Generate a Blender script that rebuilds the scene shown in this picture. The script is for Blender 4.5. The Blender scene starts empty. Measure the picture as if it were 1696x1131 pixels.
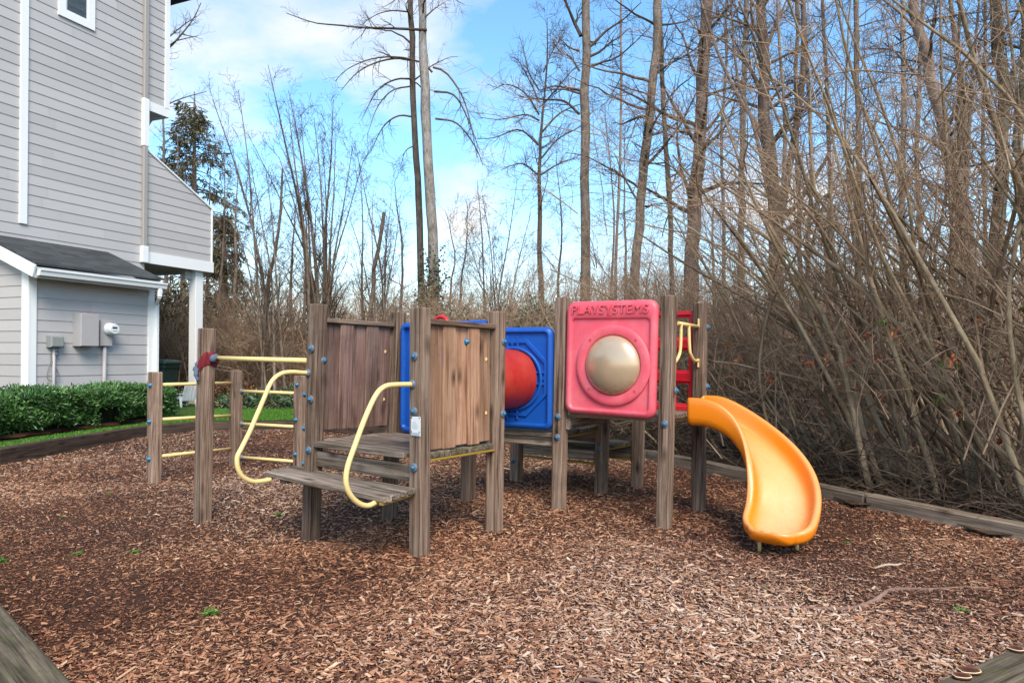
import bpy, math, random
import numpy as np
from mathutils import Vector, Matrix
rnd = random.Random(7)
rng = np.random.default_rng(11)
R = math.radians
SC = bpy.context.scene
COL = SC.collection

# ------------------------------------------------------------------ camera
H, F, HY, ROLL = 1.3, 1131.0, 592.0, R(.5)
cam_d = bpy.data.cameras.new('camera'); cam = bpy.data.objects.new('camera', cam_d); COL.objects.link(cam)
cam.location = (0, 0, H)
cam.rotation_euler = (Matrix.Rotation(R(90), 4, 'X') @ Matrix.Rotation(ROLL, 4, 'Z')).to_euler()
cam_d.sensor_width = 36; cam_d.lens = 36 * F / 1696; cam_d.shift_y = (HY - 565.5) / 1696
cam_d.clip_start = .05; cam_d.clip_end = 2000
SC.camera = cam

def ray(px, py):
    x = (px - 848) / F; y = (HY - py) / F
    return Vector((x * math.cos(ROLL) - y * math.sin(ROLL), 1.0, x * math.sin(ROLL) + y * math.cos(ROLL)))
def P(px, py, d):                      # photo pixel at a given depth -> world point
    r = ray(px, py); return Vector((r.x * d, d, H + r.z * d))
def G(px, py, z=0.):                   # photo pixel on the level z
    r = ray(px, py); d = (z - H) / r.z; return Vector((r.x * d, d, z))
def on_plane(px, py, p0, n):           # photo pixel on a plane
    r = ray(px, py); o = Vector((0, 0, H)); t = (p0 - o).dot(n) / r.dot(n); return o + r * t
def V(*a): return Vector(a)

# ------------------------------------------------------------------ mesh builder
class MB:
    def __init__(s): s.v = []; s.f = []; s.g = []; s.t = []; s.sm = []
    def loft(s, loops, cap0=True, cap1=True, closed=False, smooth=False, grain=None, tone=None):
        n = len(loops[0]); b = len(s.v); tone = rnd.random() if tone is None else tone
        off = Vector((rnd.random() * 50, rnd.random() * 50, rnd.random() * 50))
        for i, lp in enumerate(loops):
            for j, p in enumerate(lp):
                s.v.append(tuple(p)); s.g.append(tuple(Vector(grain(i, j, p)) + off if grain else Vector(p) + off)); s.t.append(tone)
        m = len(loops)
        for i in range(m if closed else m - 1):
            a = b + i * n; c = b + ((i + 1) % m) * n
            for j in range(n):
                k = (j + 1) % n
                s.f.append((a + j, a + k, c + k, c + j)); s.sm.append(smooth)
        if not closed:
            if cap0: s.f.append(tuple(b + j for j in reversed(range(n)))); s.sm.append(False)
            if cap1: s.f.append(tuple(b + (m - 1) * n + j for j in range(n))); s.sm.append(False)
        return s
    def beam(s, p0, p1, w, h, up=(0, 0, 1), ch=.006, seg=1, wob=0., tone=None):
        p0 = Vector(p0); p1 = Vector(p1); d = (p1 - p0); L = d.length; d.normalize()
        up = Vector(up); x = d.cross(up).normalized(); y = x.cross(d).normalized()
        ch = min(ch, w * .3, h * .3); a = w / 2; c = h / 2
        sec = [(-a + ch, -c), (a - ch, -c), (a, -c + ch), (a, c - ch), (a - ch, c), (-a + ch, c), (-a, c - ch), (-a, -c + ch)]
        ins = [(q[0] * (1 - ch / a * .7), q[1] * (1 - ch / c * .7)) for q in sec]
        st = [(0, ins), (min(ch, L * .2), sec)] + [(L * k / seg, sec) for k in range(1, seg)] + [(L - min(ch, L * .2), sec), (L, ins)]
        loops = []; loc = []
        for (t, sc) in st:
            wx = rnd.uniform(-wob, wob); wy = rnd.uniform(-wob, wob)
            loops.append([p0 + d * t + x * (q[0] + wx) + y * (q[1] + wy) for q in sc]); loc.append([(q[0], q[1], t) for q in sc])
        return s.loft(loops, grain=lambda i, j, p: loc[i][j], tone=tone)
    def tube(s, pts, r, sides=10, cap=True, tone=None):
        pts = [Vector(p) for p in pts]; rr = r if hasattr(r, '__len__') else [r] * len(pts)
        loops = []; loc = []; nrm = None; acc = 0
        for i, p in enumerate(pts):
            t = ((pts[min(i + 1, len(pts) - 1)] - p).normalized() + (p - pts[max(i - 1, 0)]).normalized()).normalized()
            if nrm is None: nrm = t.orthogonal().normalized()
            nrm = (nrm - t * nrm.dot(t)).normalized(); bi = t.cross(nrm)
            if i: acc += (p - pts[i - 1]).length
            loops.append([p + nrm * math.cos(6.28318 * j / sides) * rr[i] + bi * math.sin(6.28318 * j / sides) * rr[i] for j in range(sides)])
            loc.append([(math.cos(6.28318 * j / sides) * rr[i], math.sin(6.28318 * j / sides) * rr[i], acc) for j in range(sides)])
        return s.loft(loops, cap, cap, smooth=True, grain=lambda i, j, p: loc[i][j], tone=tone)
    def lathe(s, prof, o, ax, n=24, closed=False, cap0=False, cap1=False):   # prof: (radius, height along ax)
        o = Vector(o); ax = Vector(ax).normalized(); x = ax.orthogonal().normalized(); y = ax.cross(x)
        loops = [[o + ax * h + (x * math.cos(6.28318 * j / n) + y * math.sin(6.28318 * j / n)) * r for j in range(n)] for r, h in prof]
        return s.loft(loops, cap0, cap1, closed, smooth=True)
    def quad(s, *ps, tone=None, smooth=False):
        b = len(s.v); off = (0, 0, 0); tone = rnd.random() if tone is None else tone
        for p in ps: s.v.append(tuple(p)); s.g.append(tuple(p)); s.t.append(tone)
        s.f.append(tuple(range(b, b + len(ps)))); s.sm.append(smooth); return s

def mesh_np(name, v, faces, tone=None, grain=None, smooth=False):   # faces: list of (n,k) int arrays
    me = bpy.data.meshes.new(name); v = np.asarray(v, np.float32)
    me.vertices.add(len(v)); me.vertices.foreach_set('co', v.ravel())
    nl = sum(f.size for f in faces); npoly = sum(len(f) for f in faces)
    me.loops.add(nl); me.polygons.add(npoly)
    me.loops.foreach_set('vertex_index', np.concatenate([f.ravel() for f in faces]).astype(np.int32))
    tot = np.concatenate([np.full(len(f), f.shape[1], np.int32) for f in faces]); st = np.concatenate([[0], np.cumsum(tot)[:-1]]).astype(np.int32)
    me.polygons.foreach_set('loop_start', st); me.polygons.foreach_set('loop_total', tot)
    me.polygons.foreach_set('use_smooth', np.full(npoly, smooth, bool))
    if tone is not None: me.attributes.new('tone', 'FLOAT', 'POINT').data.foreach_set('value', np.asarray(tone, np.float32))
    if grain is not None: me.attributes.new('gr', 'FLOAT_VECTOR', 'POINT').data.foreach_set('vector', np.asarray(grain, np.float32).ravel())
    me.update(calc_edges=True); me.validate(); return me

def link(name, me, mat, parent=None, loc=(0, 0, 0), label=None, cat=None, group=None, kind=None):
    if mat and not me.materials: me.materials.append(mat)
    o = bpy.data.objects.new(name, me); COL.objects.link(o); o.parent = parent; o.location = loc
    tag(o, label, cat, group, kind); return o
def tag(o, label=None, cat=None, group=None, kind=None):
    if label: o['label'] = label
    if cat: o['category'] = cat
    if group: o['group'] = group
    if kind: o['kind'] = kind
    return o
def thing(name, label, cat, loc=(0, 0, 0), group=None):
    o = bpy.data.objects.new(name, None); COL.objects.link(o); o.location = loc; o.empty_display_size = .1
    return tag(o, label, cat, group)
def root_loc(o):
    while o.parent: o = o.parent
    return Vector(o.location)
def build(name, mb, mat, parent=None, smooth_all=False, **kw):
    """link a builder (in world coordinates) as one mesh object under parent"""
    off = root_loc(parent) if parent else Vector(kw.pop('loc', (0, 0, 0)))
    v = np.array(mb.v, np.float64) - np.array(off)
    me = bpy.data.meshes.new(name); me.from_pydata(v.tolist(), [], mb.f)
    me.attributes.new('tone', 'FLOAT', 'POINT').data.foreach_set('value', np.array(mb.t, np.float32))
    me.attributes.new('gr', 'FLOAT_VECTOR', 'POINT').data.foreach_set('vector', np.array(mb.g, np.float32).ravel())
    me.polygons.foreach_set('use_smooth', np.array([a or smooth_all for a in mb.sm], bool)); me.update()
    return link(name, me, mat, parent, (0, 0, 0) if parent else off, **kw)

# ------------------------------------------------------------------ materials
class NT:
    def __init__(s, name):
        s.m = bpy.data.materials.new(name); s.m.use_nodes = True; s.t = s.m.node_tree; s.p = s.t.nodes['Principled BSDF']
    def n(s, typ, **kw):
        x = s.t.nodes.new(typ)
        for k, v in kw.items():
            if k.startswith('i_'): x.inputs[k[2:].replace('_', ' ')].default_value = v
            else: setattr(x, k, v)
        return x
    def l(s, a, b): s.t.links.new(a, b)
    def attr(s, name, out='Vector'): return s.n('ShaderNodeAttribute', attribute_name=name).outputs[out]
    def scale(s, vec, sc):
        m = s.n('ShaderNodeMapping'); m.inputs['Scale'].default_value = sc; s.l(vec, m.inputs['Vector']); return m.outputs[0]
    def noise(s, vec, sc=5., det=4., rough=.55, dist=0.):
        x = s.n('ShaderNodeTexNoise'); x.inputs['Scale'].default_value = sc; x.inputs['Detail'].default_value = det
        x.inputs['Roughness'].default_value = rough; x.inputs['Distortion'].default_value = dist
        if vec is not None: s.l(vec, x.inputs['Vector'])
        return x.outputs['Fac']
    def ramp(s, fac, stops, interp='LINEAR'):
        x = s.n('ShaderNodeValToRGB'); e = x.color_ramp; e.interpolation = interp
        while len(e.elements) < len(stops): e.elements.new(.5)
        for el, (p, c) in zip(e.elements, stops): el.position = p; el.color = (*c, 1) if len(c) == 3 else c
        s.l(fac, x.inputs['Fac']); return x.outputs['Color']
    def math(s, op, a, b=None, clamp=False):
        x = s.n('ShaderNodeMath', operation=op, use_clamp=clamp)
        for i, q in enumerate((a, b)):
            if q is None: continue
            if isinstance(q, (int, float)): x.inputs[i].default_value = q
            else: s.l(q, x.inputs[i])
        return x.outputs[0]
    def mix(s, fac, a, b, mode='MIX'):
        x = s.n('ShaderNodeMix', data_type='RGBA', blend_type=mode)
        for i, q in ((0, fac), (6, a), (7, b)):
            if isinstance(q, (int, float)): x.inputs[i].default_value = q
            elif isinstance(q, tuple): x.inputs[i].default_value = (*q, 1)
            else: s.l(q, x.inputs[i])
        return x.outputs[2]
    def base(s, c, rough=.6, spec=.3):
        if isinstance(c, tuple): s.p.inputs['Base Color'].default_value = (*c, 1)
        else: s.l(c, s.p.inputs['Base Color'])
        if isinstance(rough, (int, float)): s.p.inputs['Roughness'].default_value = rough
        else: s.l(rough, s.p.inputs['Roughness'])
        s.p.inputs['Specular IOR Level'].default_value = spec; return s
    def bump(s, h, st=.3, dist=.01):
        b = s.n('ShaderNodeBump'); b.inputs['Strength'].default_value = st; b.inputs['Distance'].default_value = dist
        s.l(h, b.inputs['Height']); s.l(b.outputs[0], s.p.inputs['Normal']); return s
    def geo(s, o='Position'): return s.n('ShaderNodeNewGeometry').outputs[o]

def wood(name, dark, mid, light, grain=1., moss=0., spec=.15, ws=20):
    m = NT(name); g = m.attr('gr'); tone = m.attr('tone', 'Fac')
    fine = m.noise(m.scale(g, (130, 130, 3.0)), 1, 5, .6, .6)
    wide = m.noise(m.scale(g, (ws, ws, .8)), 1, 3, .5, 1.4)
    knot = m.n('ShaderNodeTexVoronoi'); m.l(m.scale(g, (7, 7, 3.0)), knot.inputs['Vector']); knot.inputs['Scale'].default_value = 1
    kd = m.math('SUBTRACT', 1, m.math('MULTIPLY', knot.outputs['Distance'], 3.9), True)
    col = m.ramp(m.math('ADD', m.math('MULTIPLY', fine, .5), m.math('MULTIPLY', wide, .55)), [(.38, dark), (.5, mid), (.66, light)])
    col = m.mix(m.math('MULTIPLY', kd, 1.0), col, tuple(c * .35 for c in dark))
    blot = m.noise(m.geo(), 5, 4, .65)
    col = m.mix(m.math('MULTIPLY', m.ramp(blot, [(.5, (0, 0, 0)), (.72, (1, 1, 1))]), .45), col, tuple(c * .55 for c in mid))
    hs = m.n('ShaderNodeHueSaturation'); m.l(col, hs.inputs['Color']); m.l(m.math('ADD', m.math('MULTIPLY', tone, .62), .7), hs.inputs['Value'])
    col = hs.outputs[0]
    if moss:
        mf = m.ramp(m.noise(m.geo(), 14, 5, .7), [(.52, (0, 0, 0)), (.66, (1, 1, 1))])
        col = m.mix(m.math('MULTIPLY', mf, moss), col, (.085, .09, .02))
    crack = m.ramp(m.noise(m.scale(g, (60, 60, 1.1)), 1, 4, .6, .5), [(.36, (0, 0, 0)), (.42, (1, 1, 1))])
    col = m.mix(m.math('MULTIPLY', m.math('SUBTRACT', 1, crack), .7), col, tuple(c * .3 for c in dark)); m.base(col, .82, spec)
    h = m.math('ADD', m.math('MULTIPLY', crack, .8), m.math('MULTIPLY', fine, .6)); m.bump(h, .5 * grain, .006)
    return m.m
def plastic(name, c, rough=.42, var=.25, fade=None, spec=.4):
    m = NT(name); pos = m.geo(); n1 = m.noise(pos, 3.2, 5, .65); n2 = m.noise(m.scale(pos, (30, 30, 5)), 1, 4, .7)
    col = m.mix(m.math('MULTIPLY', m.ramp(n1, [(.4, (0, 0, 0)), (.75, (1, 1, 1))]), var), c, fade or tuple(min(1, x * 1.25 + .06) for x in c))
    col = m.mix(m.math('MULTIPLY', m.ramp(n2, [(.52, (0, 0, 0)), (.75, (1, 1, 1))]), .22), col, tuple(x * .55 for x in c))
    dirt = m.ramp(m.noise(m.scale(pos, (14, 14, 9)), 1, 6, .75), [(.58, (0, 0, 0)), (.72, (1, 1, 1))]); col = m.mix(m.math('MULTIPLY', dirt, .28), col, (.16, .11, .08))
    scr = m.ramp(m.noise(m.scale(pos, (9, 160, 160)), 1, 3, .6), [(.66, (0, 0, 0)), (.7, (1, 1, 1))]); col = m.mix(m.math('MULTIPLY', scr, .22), col, tuple(min(1, x * 1.3 + .15) for x in c))
    m.base(col, m.math('ADD', m.math('MULTIPLY', n2, .25), rough - .1), spec); m.bump(m.noise(pos, 260, 2), .06, .002); return m.m
def plain(name, c, rough=.5, spec=.3, var=.15, sc=9., metal=0.):
    m = NT(name); n = m.noise(m.geo(), sc, 5, .6)
    m.base(m.mix(m.math('MULTIPLY', n, var * 2), c, tuple(x * .6 for x in c)), rough, spec); m.p.inputs['Metallic'].default_value = metal
    m.bump(m.noise(m.geo(), sc * 12, 3), .06, .003); return m.m
def bark(name, dark, mid, light, moss=0., sc=1.):
    m = NT(name); g = m.attr('gr'); tone = m.attr('tone', 'Fac')
    n = m.noise(m.scale(g, (16 * sc, 16 * sc, 5 * sc)), 1, 6, .68, .5); big = m.noise(m.geo(), 1.7, 4, .6)
    col = m.ramp(m.math('ADD', m.math('MULTIPLY', n, .7), m.math('MULTIPLY', big, .35)), [(.36, dark), (.52, mid), (.7, light)])
    if moss:
        col = m.mix(m.math('MULTIPLY', m.ramp(m.noise(m.geo(), 2.6, 5, .7), [(.5, (0, 0, 0)), (.64, (1, 1, 1))]), moss), col, (.075, .075, .022))
    hs = m.n('ShaderNodeHueSaturation'); m.l(col, hs.inputs['Color']); m.l(m.math('ADD', m.math('MULTIPLY', tone, .8), .6), hs.inputs['Value'])
    m.base(hs.outputs[0], .88, .12); m.bump(n, .6, .02); return m.m
def leafy(name, stops, rough=.45, spec=.4, trans=.15):
    m = NT(name); m.base(m.ramp(m.attr('tone', 'Fac'), stops), rough, spec)
    if trans: 
        m.p.inputs['Subsurface Weight'].default_value = 0
    return m.m

M = {}
M['post'] = wood('weathered_post_wood', (.07, .042, .028), (.205, .13, .09), (.36, .255, .19))
M['plank_warm'] = wood('warm_plank_wood', (.12, .056, .032), (.31, .165, .099), (.43, .255, .162), .7, ws=11)
M['plank_dark'] = wood('dark_plank_wood', (.065, .036, .028), (.16, .093, .073), (.24, .155, .125), .7, ws=11)
M['deck'] = wood('deck_wood', (.05, .036, .027), (.18, .13, .097), (.36, .285, .225), 1.2, .2)
M['deck_moss'] = wood('mossy_deck_wood', (.04, .032, .02), (.13, .1, .068), (.24, .19, .14), 1.2, .8)
M['kerb_grey'] = wood('grey_timber', (.085, .055, .035), (.235, .168, .115), (.36, .275, .2), 1.)
M['kerb_dark'] = wood('dark_stained_timber', (.028, .018, .013), (.06, .039, .029), (.1, .07, .052), .7)
M['kerb_front'] = wood('lichen_timber', (.035, .026, .017), (.1, .076, .05), (.2, .155, .1), 1., .5)
def yellow_mat():
    m = NT('cream_yellow_paint'); pos = m.geo(); n = m.noise(pos, 9, 5, .65); ch_ = m.ramp(m.noise(pos, 55, 5, .7), [(.62, (0, 0, 0)), (.68, (1, 1, 1))])
    col = m.mix(m.math('MULTIPLY', n, .35), (.87, .64, .26), (.62, .42, .15)); col = m.mix(m.math('MULTIPLY', m.math('MULTIPLY', ch_, m.ramp(m.noise(pos, 3, 3), [(.48, (0, 0, 0)), (.6, (1, 1, 1))])), .8), col, (.13, .07, .035))
    m.base(col, .4, .45); m.bump(ch_, -.15, .003); return m.m
M['yellow'] = yellow_mat()
M['yellow_steel'] = plain('yellow_steel_edge', (.34, .205, .035), .45, .4, .3, 20)
M['bolt'] = plain('blue_cap', (.02, .15, .27), .3, .5)
M['washer'] = plain('grey_washer', (.13, .15, .18), .4, .5, .3, 40)
M['red'] = plastic('faded_red_plastic', (.8, .1, .135), .4, .8, (.9, .24, .26))
M['red_side_shade'] = plain('letter_side_shade_red', (.56, .035, .06), .5)  # darker red on the letter sides: relief shading put into the colour
M['red_deep'] = plastic('red_plastic', (.55, .012, .02), .4, .3)
M['red_tube'] = plastic('tunnel_red_plastic', (.4, .02, .014), .42, .5, (.5, .085, .05))
M['blue'] = plastic('blue_plastic', (.006, .075, .36), .38, .25, (.02, .13, .45))
M['plate'] = plain('white_plate', (.72, .72, .72), .4); M['plate_grey'] = plain('plate_grey', (.4, .44, .48), .4); M['ink'] = plain('grey_print', (.3, .3, .32), .6); M['black'] = plain('black_rubber', (.02, .02, .022), .5)

def slide_mat():
    m = NT('orange_slide_plastic'); pos = m.geo(); n1 = m.noise(pos, 2.4, 4, .6); st = m.noise(m.scale(pos, (22, 6, 22)), 1, 4, .7)
    worn = m.math('MULTIPLY', m.attr('tone', 'Fac'), m.math('ADD', m.math('MULTIPLY', n1, 1.1), .45), True)
    col = m.mix(worn, (.84, .215, .006), (.88, .45, .2))
    col = m.mix(m.math('MULTIPLY', m.ramp(st, [(.55, (0, 0, 0)), (.75, (1, 1, 1))]), .3), col, (.6, .16, .01))
    m.base(col, m.math('ADD', m.math('MULTIPLY', st, .3), .14), .5); m.bump(m.noise(pos, 220, 2), .05, .002); return m.m
M['slide'] = slide_mat()
def dome_mat():
    m = NT('hazy_dome'); pos = m.geo()
    sp = m.ramp(m.noise(pos, 70, 4, .7), [(.5, (0, 0, 0)), (.62, (1, 1, 1))]); lo = m.n('ShaderNodeSeparateXYZ'); m.l(pos, lo.inputs[0])
    low = m.math('MULTIPLY', m.math('SUBTRACT', 1.15, lo.outputs[2]), 6.5, True)
    col = m.mix(m.math('MULTIPLY', m.noise(pos, 6, 3), .6), (.66, .47, .31), (.56, .36, .2))
    col = m.mix(m.math('MULTIPLY', m.math('MULTIPLY', sp, low), .7), col, (.12, .075, .03))
    m.base(col, .24, .6); m.p.inputs['Metallic'].default_value = .42; return m.m
M['dome'] = dome_mat()

# ------------------------------------------------------------------ sky and sun
SUN = Vector((.2, -.72, .76)).normalized()
el = math.asin(SUN.z); az = math.atan2(SUN.x, SUN.y)
w = bpy.data.worlds.new('World'); SC.world = w; w.use_nodes = True; nt = w.node_tree; bg = nt.nodes['Background']
def wn(t, **k):
    x = nt.nodes.new(t)
    for a, b in k.items(): setattr(x, a, b)
    return x
sky = wn('ShaderNodeTexSky', sky_type='NISHITA', sun_disc=False, sun_elevation=el, sun_rotation=az, air_density=1.0, dust_density=.6, ozone_density=1.6)
tc = wn('ShaderNodeTexCoord'); sep = wn('ShaderNodeSeparateXYZ'); nt.links.new(tc.outputs['Generated'], sep.inputs[0])
def wm(op, a, b=None, clamp=False):
    x = wn('ShaderNodeMath', operation=op, use_clamp=clamp)
    for i, q in enumerate((a, b)):
        if q is None: continue
        if isinstance(q, (int, float)): x.inputs[i].default_value = q
        else: nt.links.new(q, x.inputs[i])
    return x.outputs[0]
zc = wm('MAXIMUM', sep.outputs[2], .03); k = wm('ADD', zc, .32)          # project the direction on a cloud layer
cv = wn('ShaderNodeCombineXYZ'); nt.links.new(wm('DIVIDE', sep.outputs[0], k), cv.inputs[0]); nt.links.new(wm('DIVIDE', sep.outputs[1], k), cv.inputs[1])
nz = wn('ShaderNodeTexNoise'); nt.links.new(cv.outputs[0], nz.inputs['Vector']); nz.inputs['Scale'].default_value = 1.9; nz.inputs['Detail'].default_value = 7; nz.inputs['Roughness'].default_value = .54; nz.inputs['Distortion'].default_value = .25
mp = wn('ShaderNodeMapping'); nt.links.new(cv.outputs[0], mp.inputs[0]); mp.inputs['Location'].default_value = (3.1, 1.7, 0)
nt.links.new(mp.outputs[0], nz.inputs['Vector'])
cr = wn('ShaderNodeValToRGB'); nt.links.new(nz.outputs['Fac'], cr.inputs[0]); cr.color_ramp.elements[0].position = .52; cr.color_ramp.elements[1].position = .7
hz = wm('SUBTRACT', 1, wm('MULTIPLY', sep.outputs[2], 4.3), True)                             # whiter towards the horizon
cf = wm('MAXIMUM', cr.outputs[0], wm('MULTIPLY', hz, .9), True)
sat = wn('ShaderNodeHueSaturation'); nt.links.new(sky.outputs[0], sat.inputs['Color']); sat.inputs['Saturation'].default_value = 1.1; sat.inputs['Value'].default_value = 1.85
mx = wn('ShaderNodeMix', data_type='RGBA'); nt.links.new(cf, mx.inputs[0]); tint = wn('ShaderNodeMix', data_type='RGBA', blend_type='MULTIPLY'); tint.inputs[0].default_value = 1; tint.inputs[7].default_value = (.82, 1.0, 1.0, 1); nt.links.new(sat.outputs[0], tint.inputs[6]); nt.links.new(tint.outputs[2], mx.inputs[6]); mx.inputs[7].default_value = (6.1, 5.95, 5.75, 1)
nt.links.new(mx.outputs[2], bg.inputs[0]); bg.inputs[1].default_value = .12
sd = bpy.data.lights.new('sun', 'SUN'); sd.energy = 3.0; sd.angle = R(30); sd.color = (1, .91, .78)
so = bpy.data.objects.new('sun', sd); COL.objects.link(so); so.rotation_euler = (-SUN).to_track_quat('-Z', 'Y').to_euler()
SC.view_settings.view_transform = 'Standard'; SC.view_settings.look = 'None'; SC.view_settings.gamma = 1; SC.view_settings.exposure = .62
SC.cycles.max_bounces = 6; SC.cycles.use_denoising = True

# ------------------------------------------------------------------ ground
POLY = [(-5.9, 6.45), (-.37, 1.32), (4.17, 4.04), (3.716, 4.941), (3.143, 6.053), (2.973, 6.606), (1.749, 8.854), (-.108, 10.346), (-3.769, 11.942), (-5.312, 11.75), (-5.785, 10.87), (-6.1, 8.151)]
def inside(x, y, poly=POLY, grow=0.):
    x = np.asarray(x, float); y = np.asarray(y, float); r = np.zeros(x.shape, bool); n = len(poly)
    for i in range(n):
        x0, y0 = poly[i]; x1, y1 = poly[(i + 1) % n]
        c = ((y0 > y) != (y1 > y)); xi = (x1 - x0) * (y - y0) / ((y1 - y0) or 1e-9) + x0
        r ^= c & (x < xi)
    return r
_ph = rng.uniform(0, 6.28, (14, 3)); _fr = np.array([[rng.normal(0, 1), rng.normal(0, 1)] for _ in range(14)]) * np.linspace(.5, 4, 14)[:, None]
def wavy(x, y):
    s = 0
    for i in range(14): s = s + np.sin(_fr[i, 0] * x + _fr[i, 1] * y + _ph[i, 0]) / (1 + .35 * i)
    return s
DIPS = [(-1.52, 5.2, -.065, .75), (-1.04, 5.83, -.05, .7), (1.75, 4.75, -.035, .5)]
def gz(x, y):
    z = .011 * wavy(x, y)
    for (a, b, h, r) in DIPS: z = z + h * np.exp(-((x - a) ** 2 + (y - b) ** 2) / (r * r))
    return z - .012
def grid_sheet(name, x0, x1, y0, y1, step, zf, mat, keep=None, **kw):
    xs = np.arange(x0, x1 + step, step); ys = np.arange(y0, y1 + step, step); X, Y = np.meshgrid(xs, ys); nx = len(xs)
    v = np.stack([X.ravel(), Y.ravel(), zf(X.ravel(), Y.ravel())], 1)
    i = np.arange(len(ys) - 1)[:, None] * nx + np.arange(nx - 1)[None]; i = i.ravel()
    f = np.stack([i, i + 1, i + 1 + nx, i + nx], 1)
    if keep is not None:
        c = v[f].mean(1); f = f[keep(c[:, 0], c[:, 1])]
    return link(name, mesh_np(name, v, [f], smooth=True), mat, **kw)

def mulch_mat():
    m = NT('mulch_base'); pos = m.geo(); v = m.n('ShaderNodeTexVoronoi'); m.l(m.scale(pos, (60, 60, 60)), v.inputs['Vector'])
    c = m.ramp(m.math('MULTIPLY', m.n('ShaderNodeSeparateColor').outputs[0], 1) if False else v.outputs['Distance'], [(.1, (.26, .12, .065)), (.5, (.13, .055, .03)), (.9, (.05, .024, .015))])
    col = m.mix(m.noise(pos, 1.3, 5, .6), c, (.05, .026, .02), 'MULTIPLY') if False else m.mix(m.ramp(m.noise(pos, 1.3, 5, .6), [(.4, (0, 0, 0)), (.65, (1, 1, 1))]), c, (.07, .034, .025))
    m.base(col, .9, .15); m.bump(v.outputs['Distance'], .8, .02); return m.m
M['mulch'] = mulch_mat()
def litter_mat():
    m = NT('leaf_litter_soil'); pos = m.geo()
    c = m.ramp(m.noise(pos, 9, 6, .7), [(.3, (.03, .02, .014)), (.52, (.09, .055, .034)), (.7, (.19, .115, .065))]); m.base(c, .95, .1); m.bump(m.noise(pos, 30, 4, .7), .8, .05); return m.m
M['litter'] = litter_mat()
def lawn_mat():
    m = NT('lawn_soil_grass'); c = m.ramp(m.noise(m.geo(), 20, 5, .7), [(.3, (.035, .05, .012)), (.6, (.065, .13, .022)), (.8, (.12, .17, .045))]); m.base(c, .9, .15); m.bump(m.noise(m.geo(), 70, 4), .8, .03); return m.m
M['lawn'] = lawn_mat()
# one sheet out to the horizon
def big(x, y): return np.full_like(x, -.14)
me = mesh_np('ground', [(-900, -300, -.16), (900, -300, -.16), (900, 1500, -.16), (-900, 1500, -.16)], [np.array([[0, 1, 2, 3]])])
link('ground', me, M['litter'], kind='structure')
grow_poly = [((x - (-.6)) * 1.012 - .6, (y - 6.6) * 1.012 + 6.6) for x, y in POLY]
grid_sheet('mulch_bed', -6.4, 4.5, 1.0, 12.3, .05, gz, M['mulch'], lambda x, y: inside(x, y, grow_poly), kind='structure')
# raised lawn beyond the left timber edge and woodland floor beyond the other edges
left_line = [(-5.9, 6.45), (-6.1, 8.151), (-5.785, 10.87), (-5.312, 11.75), (-3.769, 11.942), (-1.2, 10.85)]
def lawn_z(x, y): return .145 + .012 * wavy(x, y) * .5 + np.clip((y - 11.5) * .02, 0, .12)
LAWN = [(-16, 5.0), (-5.95, 6.5), (-6.15, 8.151), (-5.835, 10.87), (-5.35, 11.80), (-3.75, 11.99), (-2.2, 11.35), (-2.0, 14.6), (-3.2, 15.3), (-4.5, 15.9), (-16, 17)]
LW = 0.0
grid_sheet('lawn', -16, -1.8, 5, 17, .1, lawn_z, M['lawn'], lambda x, y: inside(x, y, LAWN), kind='structure')
FOREST = [(4.4, 3.2), (4.22, 4.06), (3.77, 4.97), (3.2, 6.09), (3.02, 6.65), (1.79, 8.9), (-.09, 10.4), (-2.2, 11.3), (-2.0, 14.5), (-3.2, 15.2), (-4.6, 15.8), (-16, 16.9), (-30, 22), (-60, 100), (60, 100), (60, 20), (30, 3)]
def forest_z(x, y):
    d = np.hypot(x, y); return .03 + .03 * wavy(x * .7, y * .7) + np.clip((d - 16) * .05, 0, 1.3)
grid_sheet('forest_floor', -40, 40, 3, 70, .5, forest_z, M['litter'], lambda x, y: inside(x, y, FOREST), kind='structure')
grid_sheet('forest_edge', -2.6, 6, 3.2, 12.5, .1, lambda x, y: forest_z(x, y) + .012, M['litter'], lambda x, y: inside(x, y, FOREST), kind='structure')
grid_sheet('front_grass', -7, 10, -2.5, 6.5, .1, lambda x, y: .0 * x + .01 * wavy(x, y) - .035, M['lawn'], lambda x, y: (~inside(x, y, grow_poly)) & ((y < -.93 * x + 1.0) | (y < .6 * x + 1.56)), kind='structure')

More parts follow.
